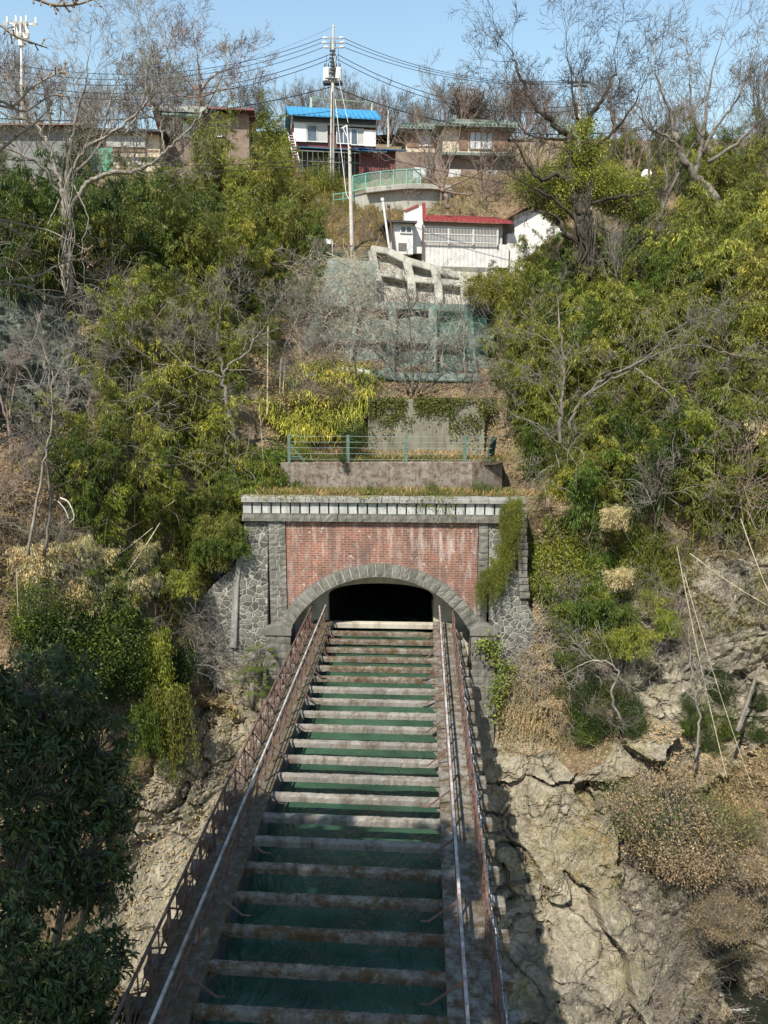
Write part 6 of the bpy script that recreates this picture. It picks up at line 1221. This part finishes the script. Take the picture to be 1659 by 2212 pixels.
# bush with withered leaves at the lower right
wb = shrub_proto('withered_shrub', 200, 2.3, 3.1, 22000, .085, .48, clump=.2, nc=460)
c = TG(1450, 1830); place(wb, c+np.array([0,-1.1,-.4]), 0, 1.0, 'big shrub of withered pinkish-tan and green leaves over the lower right gully', 'shrub', None, (.30,.225,.165))
gb = shrub_proto('leafy_shrub', 201, 1.5, 2.2, 6000, .1, .42, clump=.22, nc=260); place(gb, TG(1400,1800)+np.array([.2,-1.5,.1]), 0, 1.1, 'green leafy shrub growing through the left side of the withered one', 'shrub', None, (.10,.125,.04))
place(wb, TG(1545,1960)+np.array([0,-.6,-.6]), 2, .5, 'smaller clump of withered tan leaves below the big withered shrub', 'shrub', None, (.28,.22,.16))
place(gb, TG(1540,1790)+np.array([0,-.6,-.3]), 2, .8, 'green-tan leafy shrub at the right side of the withered one', 'shrub', None, (.15,.15,.06))
# fan palm left of the aqueduct
def palm(u, v, Y_, lab, s=1.0, seed=1):
    rs = np.random.RandomState(seed); p = W(u, v, Y_); root = tag(empty('fan_palm', tuple(p)), lab, 'palm'); tm = MB(); tm.tube([p-[0,0,1.4*s], p-[0,0,.5*s], p], [.1*s,.13*s,.09*s], 8); build('trunk', tm, BARKM, root, smooth=True); lf = MB()
    for k in range(13):
        a = rs.uniform(0, 2*PI); e = rs.uniform(-.5, 1.0); d = nrm(np.array([math.cos(a), math.sin(a), e])); q_ = p+d*.65*s; lf.segs([p], [q_], [.012], [.01], 3)
        side = nrm(np.cross(d, [0,0,1])); m_ = 28; t = np.linspace(-1.5, 1.5, m_); D = d[None]*np.cos(t)[:, None]+side[None]*np.sin(t)[:, None]; D[:, 2] -= .15; lf.leaves(np.repeat(q_[None], m_, 0), D, rs.uniform(.4,.62,m_)*s, .02*s, np.clip(rs.normal(.5, .15, m_), 0, 1), N=np.repeat(nrm(np.cross(d, side))[None], m_, 0)+0)
    o = build('fronds', lf, MLEAF, root); o.color = (.075,.1,.03,1)
palm(562,1425,33.0,'small fan palm against the left pier, upper one', .85, 1); palm(545,1475,32.2,'small fan palm left of the rusty railing, lower one', .9, 2)
# dead bamboo canes
for i, (a, c, r_, lab) in enumerate([((1462,1180,31.5),(1570,1680,29),.018,'long pale dead cane slanting down right across the right rocks, left one'),((1478,1240,31),(1625,1700,29),.014,'thin pale dead cane slanting beside the longer one on the right'),((1600,1120,31),(1665,1290,30),.02,'pale dead cane at the right edge above the rocks'),((1490,1195,31.4),(1680,1320,30.5),.02,'pale dead cane lying across the top of the tan rock slope'),((1592,1580,29.5),(1640,1440,30.5),.08,'weathered grey leaning post on the lower right slope'),((1500,1660,29.6),(1512,1560,29.9),.05,'shorter grey leaning post left of the weathered one'),((577,900,39),(579,705,40),.035,'upright pale cane left of the netted wall'),((604,850,40),(607,775,40),.03,'left of two short upright canes beside the yellow bamboo grass'),((611,850,40),(616,772,40),.03,'right of two short upright canes beside the yellow bamboo grass'),((763,650,49.5),(765,545,50),.03,'thin upright cane over the vine-covered net'),((870,745,43),(890,730,43),.03,'short fallen cane on the netted wall'),((705,545,49.5),(830,590,49.5),.03,'fallen cane slanting across the top of the vine-covered net'),((715,790,44),(800,775,44),.03,'fallen cane lying low on the netted wall'),((270,1240,31),(345,1130,32),.03,'dead cane leaning through the dry beige heap, steeper one'),((190,1240,31),(330,1140,32),.025,'dead cane lying across the dry beige heap'),((240,1160,32),(380,1080,33),.025,'dead cane higher on the bank above the dry heaps'),((40,1330,27),(35,1230,27),.02,'thin upright marker stake on the far left bank'),((570,1010,37.5),(560,870,38),.02,'thin cane left of the wire fence')]):
    mb = MB(); p, q_ = W(*a), W(*c); t = np.linspace(0, 1, 12)[:, None]; L_ = p+(q_-p)*t; L_[:, 2] += -.12*np.sin(t[:, 0]*PI)*np.linalg.norm(q_-p)/4; mb.tube(L_, np.linspace(r_, r_*.7, 12), 6); tag(build('leaning_post' if 'post' in lab else 'dead_cane', mb, BARKM if 'post' in lab else DRYCULM), lab, 'post' if 'post' in lab else 'cane')
mb = MB(); A = smooth_line([W(130,1075,29), W(148,1085,29), W(160,1115,29), W(150,1130,29)]); mb.tube(A, np.linspace(.03,.012,len(A)), 6); A = smooth_line([W(125,1082,29), W(140,1100,29), W(148,1120,29)]); mb.tube(A, .018, 6); tag(build('fallen_branch', mb, plain('bleached_wood', (.6,.56,.5), .8)), 'bleached broken branch on the far left bank', 'branch')
# ------------------------------------------------------------------ uncountable cover
def surf(n_, poly, seed, out=.05):
    rs = np.random.RandomState(seed); us_ = [p[0] for p in poly]; vs_ = [p[1] for p in poly]; u = rs.uniform(min(us_), max(us_), n_*3); v = rs.uniform(min(vs_), max(vs_), n_*3); k = inpoly(u, v, poly); u, v = u[k][:n_], v[k][:n_]
    q_ = TG(u, v); q_[:, 1] -= out*.8; q_[:, 2] += out*.5; return q_, rs, u, v
def litter(n_, poly, seed, color, nm='leaf_litter', ll=.13, lw=.5, out=.06, flat=.7):
    q_, rs, u, v = surf(n_, poly, seed, out); m = len(q_); k = fbm(q_*.55+seed, 3) > rs.uniform(-.5, .35, m); q_ = q_[k]; m = len(q_)
    D = rs.normal(size=(m, 3)); Nn = np.array([0,-.8,.6])+rs.normal(0, 1-flat, (m, 3)); L_ = rs.uniform(.6, 1.3, m)*ll; mb = MB(); mb.leaves(q_, np.cross(D, Nn), L_, L_*lw, np.clip(rs.normal(.42, .16, m), 0, .85), N=Nn); o = tag(build(nm, mb, MLITTER, origin=False), kind='stuff'); o.color = (*color, 1); return o
litter(17000, [(-200,940),(520,900),(540,1300),(300,1500),(-200,1700)], 1, (.25,.175,.11))
litter(22000, [(1080,1150),(1300,1150),(1330,1500),(1420,1560),(1760,1560),(1760,2250),(1560,2250),(1500,1900),(1400,1760),(1440,1600),(1330,1600),(1080,1640)], 2, (.30,.22,.145))
litter(9000, [(1070,1440),(1200,1440),(1220,1590),(1080,1600)], 3, (.27,.21,.15))
litter(1800, [(420,1380),(600,1400),(560,1640),(280,2150),(250,1900)], 4, (.30,.22,.145))
litter(9000, [(560,800),(1130,790),(1150,1080),(560,1080)], 5, (.30,.22,.145)); litter(14000, [(560,600),(1130,600),(1150,900),(560,900)], 6, (.3,.22,.14), ll=.16)
litter(4500, [(1450,1650),(1760,1600),(1760,2250),(1500,2250)], 7, (.2,.145,.095), ll=.11)
litter(1600, [(1080,1600),(1400,1600),(1350,2150),(1130,2100)], 8, (.27,.21,.15), ll=.1)
def blades(n_, poly, seed, color, nm, L0=.5, w_=.035, out=.1, mat=MLEAF, keep=None, dirz=.8, arch=1.5, segn=4, thr=(-.4,.3)):
    q_, rs, u, v = surf(n_, poly, seed, out); k = fbm(q_*.7+seed, 3) > rs.uniform(*thr, len(q_)); q_ = q_[k]; m = len(q_); mb = MB()
    d = rs.normal(size=(m, 3))*np.array([.7,.7,.3])+np.array([0,-.5,dirz]); d = nrm(d); side = nrm(np.cross(d, np.array([0,0,1.])+rs.normal(0,.2,(m,3)))); L_ = rs.uniform(.5, 1.3, (m, 1))*L0; p = q_; V = []
    for j in range(segn+1):
        wj = w_*(1-.0 if j < segn*.5 else (1-(j/segn)))*(1 if j else .5)+.002; V += [p+side*wj/2, p-side*wj/2]; p = p+d*L_/segn; d = nrm(d+np.array([0,0,-arch/segn])*1.2)
    V = np.stack(V, 1).reshape(-1, 3); b_ = np.arange(m)[:, None, None]*(2*segn+2); f = np.array([[2*j, 2*j+1, 2*j+3, 2*j+2] for j in range(segn)])[None]
    mb.add(V, (b_+f).reshape(-1, 4), np.repeat(np.clip(rs.normal(.5,.2,m),0,1), 2*segn+2)); o = tag(build(nm, mb, mat, origin=False), kind='stuff'); o.color = (*color, 1); return o
blades(9000, [(562,850),(600,820),(700,790),(800,800),(812,850),(780,930),(740,960),(640,960),(600,930),(560,900)], 11, (.42,.42,.09), 'bamboo_grass', .7, .06, .35, dirz=.9, arch=2.2)
blades(2500, [(555,850),(840,800),(830,960),(560,960)], 12, (.16,.19,.035), 'bamboo_grass', .5, .05, .15, arch=1.8)
blades(9000, [(690,430),(870,450),(860,540),(680,530)], 13, (.34,.27,.13), 'dry_grass', .7, .03, .1); blades(5000, [(640,380),(780,380),(760,470),(640,500)], 14, (.26,.24,.06), 'dry_grass', .7, .035, .1)
blades(3500, [(1060,1400),(1230,1400),(1230,1620),(1070,1620)], 15, (.34,.27,.17), 'dry_grass', .6, .022, .1, arch=2.4); blades(9000, [(1180,1180),(1659,1150),(1659,1350),(1200,1450)], 16, (.22,.2,.07), 'dry_grass', .55, .025, .1)
blades(7000, [(-100,1000),(460,1000),(560,1500),(250,1600),(-100,1300)], 17, (.33,.26,.14), 'dry_grass', .5, .022, .1); blades(5000, [(1450,1650),(1700,1600),(1700,2200),(1500,2200)], 18, (.2,.15,.08), 'dry_grass', .5, .02, .1)
blades(5000, [(1080,1560),(1250,1580),(1330,1900),(1150,1900)], 19, (.33,.27,.13), 'dry_grass', .35, .015, .05, thr=(-.1,.5)); blades(5000, [(850,350),(1300,350),(1280,480),(860,440)], 20, (.25,.2,.11), 'dry_grass', .8, .04, .1)
def terrace_blades(n_, x0, x1, y0, y1, zf, seed, color, L0=.25, w_=.02, nm='grass'):
    rs = np.random.RandomState(seed); m = n_; q_ = np.stack([rs.uniform(x0, x1, m), rs.uniform(y0, y1, m), np.zeros(m)], 1); q_[:, 2] = zf(q_[:, 0], q_[:, 1]); k = fbm(q_*1.3+seed, 3) > rs.uniform(-.5, .3, m); q_ = q_[k]; m = len(q_)
    d = nrm(rs.normal(size=(m, 3))*np.array([.6,.6,.2])+np.array([0,-.25,.9])); mb = MB(); L_ = rs.uniform(.5, 1.4, m)*L0; mb.leaves(q_, d, L_, w_, np.clip(rs.normal(.5,.22,m),0,1), rng=rs); o = tag(build(nm, mb, MLEAF, origin=False), kind='stuff'); o.color = (*color, 1)
z1f = lambda x, y: tz+(wz0-tz)*(y-34.4)/(wy-34.4)+.05; z2f = lambda x, y: h+(t2z-h)*(y-wy-.3)/4+.03
terrace_blades(9000, lx+.3, rx-.2, 34.4, 37.1, z1f, 1, (.13,.15,.04), .3); terrace_blades(5000, lx+.5, rx+.8, 34.4, 37.2, z1f, 2, (.36,.26,.14), .3, .03, 'dry_grass'); terrace_blades(6000, a0[0], a2[0]+.5, wy+.4, 41, z2f, 3, (.38,.28,.16), .3, .03, 'dry_grass'); terrace_blades(3500, a0[0], a2[0], wy+.3, 39, z2f, 4, (.09,.12,.03), .3, .03)
# weeds drooping over the parapet cap
mb = MB(); rs = np.random.RandomState(8); LP = []
for (u, wd, n_, dn) in ((930,60,420,.28),(960,26,240,.6),(800,40,200,.12),(700,60,120,.08),(620,30,160,.12),(560,30,120,.1)):
    m = n_; c = W(u, 1070, 33.9); x = c[0]+rs.normal(0, wd/90, m); LP.append(np.stack([x, 33.72+rs.uniform(-.06,.5,m), cz1+.12-np.abs(rs.normal(0, dn, m))], 1))
LP = np.concatenate(LP); LD = rs.normal(0, .5, LP.shape)+np.array([0,-.3,-.6]); mb.leaves(LP, LD, .16, .035, np.clip(rs.normal(.5,.2,len(LP)),0,1), rng=rs); o = tag(build('creeper', mb, MLEAF, origin=False), kind='stuff'); o.color = (.2,.19,.05,1)
# ivy over the brown wall and on rocks
mb = MB(); rs = np.random.RandomState(9); m = 9000; x = rs.uniform(p0[0]-.3, p1[0]+.6, m); dz_ = np.abs(rs.normal(0, .42, m))*(1+1.2*(fbm(np.stack([x, x*0, x*0], 1)*1.2, 2) > .05)); z = p0[2]+.1-dz_; tdown = (p0[2]-z)/(p0[2]-t2z+.5); y = y2+.35*(1-tdown)-.07-rs.uniform(0, .12, m)
k = fbm(np.stack([x, z, z*0], 1)*1.6, 3) > rs.uniform(-.45, .25, m); Pv = np.stack([x, y, z], 1)[k]; mb.leaves(Pv, rs.normal(size=Pv.shape)+[0,-.3,-.8], .1, .075, np.clip(rs.normal(.45,.2,len(Pv)),0,1), rng=rs); o = tag(build('ivy', mb, MLEAF, origin=False), kind='stuff'); o.color = (.13,.14,.04,1)
# dry vines and dead stems draped on the net and through the thickets
def vines(n_, poly, seed, mat, nm, L0=1.6, r_=.011, out=.35, fall=-.25, base=None):
    q_, rs, u, v = surf(n_, poly, seed, out); m = len(q_); q_ = base(u, v) if base else q_; q_ = q_+rs.normal(0, .12, q_.shape); d = nrm(rs.normal(size=(m, 3))*np.array([1,.3,1])); p = q_; A, B = [], []; L_ = rs.uniform(.4, 1.4, (m, 1))*L0
    for j in range(6): q2 = p+d*L_/6; A.append(p); B.append(q2); p = q2; d = nrm(d+rs.normal(0, .28, (m, 3))*np.array([1,.4,1])+np.array([0,0,fall]))
    mb = MB(); A = np.concatenate(A); mb.segs(A, np.concatenate(B), np.full(len(A), r_), np.full(len(A), r_*.8), 3); return tag(build(nm, mb, mat, origin=False), kind='stuff')
gb2 = lambda u, v: np.array([G2(a, max(b_, 560))+np.array([0,-.5,0]) for a, b_ in zip(u, v)])
vines(600, [(640,560),(800,545),(830,650),(1000,690),(1050,800),(650,800)], 21, plain('dry_vine_stem', (.42,.36,.28), .9), 'dry_vines', 1.7, .012, base=gb2); vines(450, [(640,560),(805,548),(830,640),(800,720),(640,760)], 41, plain('dry_grass_stem', (.42,.36,.26), .9), 'dry_vines', 1.3, .011, base=gb2, fall=-.5); vines(350, [(640,600),(1060,660),(1060,830),(640,840)], 22, BARKM, 'dry_vines', 1.6, .011, base=gb2)
vines(350, [(1150,1150),(1659,1150),(1659,1500),(1150,1480)], 23, BARK, 'dead_stems', 1.5, .008, .5); vines(700, [(380,1270),(560,1320),(560,1480),(420,1480)], 24, BARK, 'dead_stems', 1.2, .007, .4); vines(300, [(-50,950),(380,1000),(420,1350),(-50,1350)], 25, BARKM, 'dead_stems', 1.4, .007, .4)
vines(900, [(1300,1850),(1659,1800),(1659,2212),(1350,2212)], 26, BARKM, 'dead_stems', 1.1, .006, .4); vines(220, [(1100,650),(1640,600),(1640,1150),(1150,1150)], 27, BARK, 'dead_stems', 2.0, .009, 2.6); vines(500, [(200,620),(560,600),(540,1050),(230,1050)], 28, BARK, 'dead_stems', 2.0, .009, 2.2)
vines(500, [(-80,400),(300,400),(300,640),(-80,640)], 29, BARK, 'dead_stems', 2.4, .01, 2.5); vines(300, [(1070,1330),(1200,1330),(1180,1480),(1080,1480)], 30, BARK, 'dead_stems', 1.2, .009, .5)
for o_ in [x for x in col.objects if x.parent is None and x.type == 'EMPTY' and x.name in ('t',)]: bpy.data.objects.remove(o_)
TL, TC = MB(), MB()   # the bamboo past the first 300: one mass of thicket behind them
for nm_, p, rz, s_, dt in THICK:
    c_, si = math.cos(rz)*s_, math.sin(rz)*s_
    for src, dst, mi in ((PM[nm_][0], TL, 0), (PM[nm_][1], TL, 1)):
        V = np.concatenate(src.V); V = np.stack([V[:, 0]*c_-V[:, 1]*si, V[:, 0]*si+V[:, 1]*c_, V[:, 2]*s_], 1)+p
        dst.add(V, np.concatenate(src.Fq), np.clip(np.concatenate(src.T)+dt, 0, 1), mi)
o = tag(build('bamboo_thicket', TL, [MLEAF, CULM], origin=False), kind='stuff'); o.color = (.125,.145,.028,1)
# prototypes never placed are removed
for pr in BAM+BAMT+BAMS+HANG+SHR+YEL+BRU+BRUD+TREE+FART:
    if pr.name not in used:
        for c_ in list(pr.children): bpy.data.objects.remove(c_)
        bpy.data.objects.remove(pr)
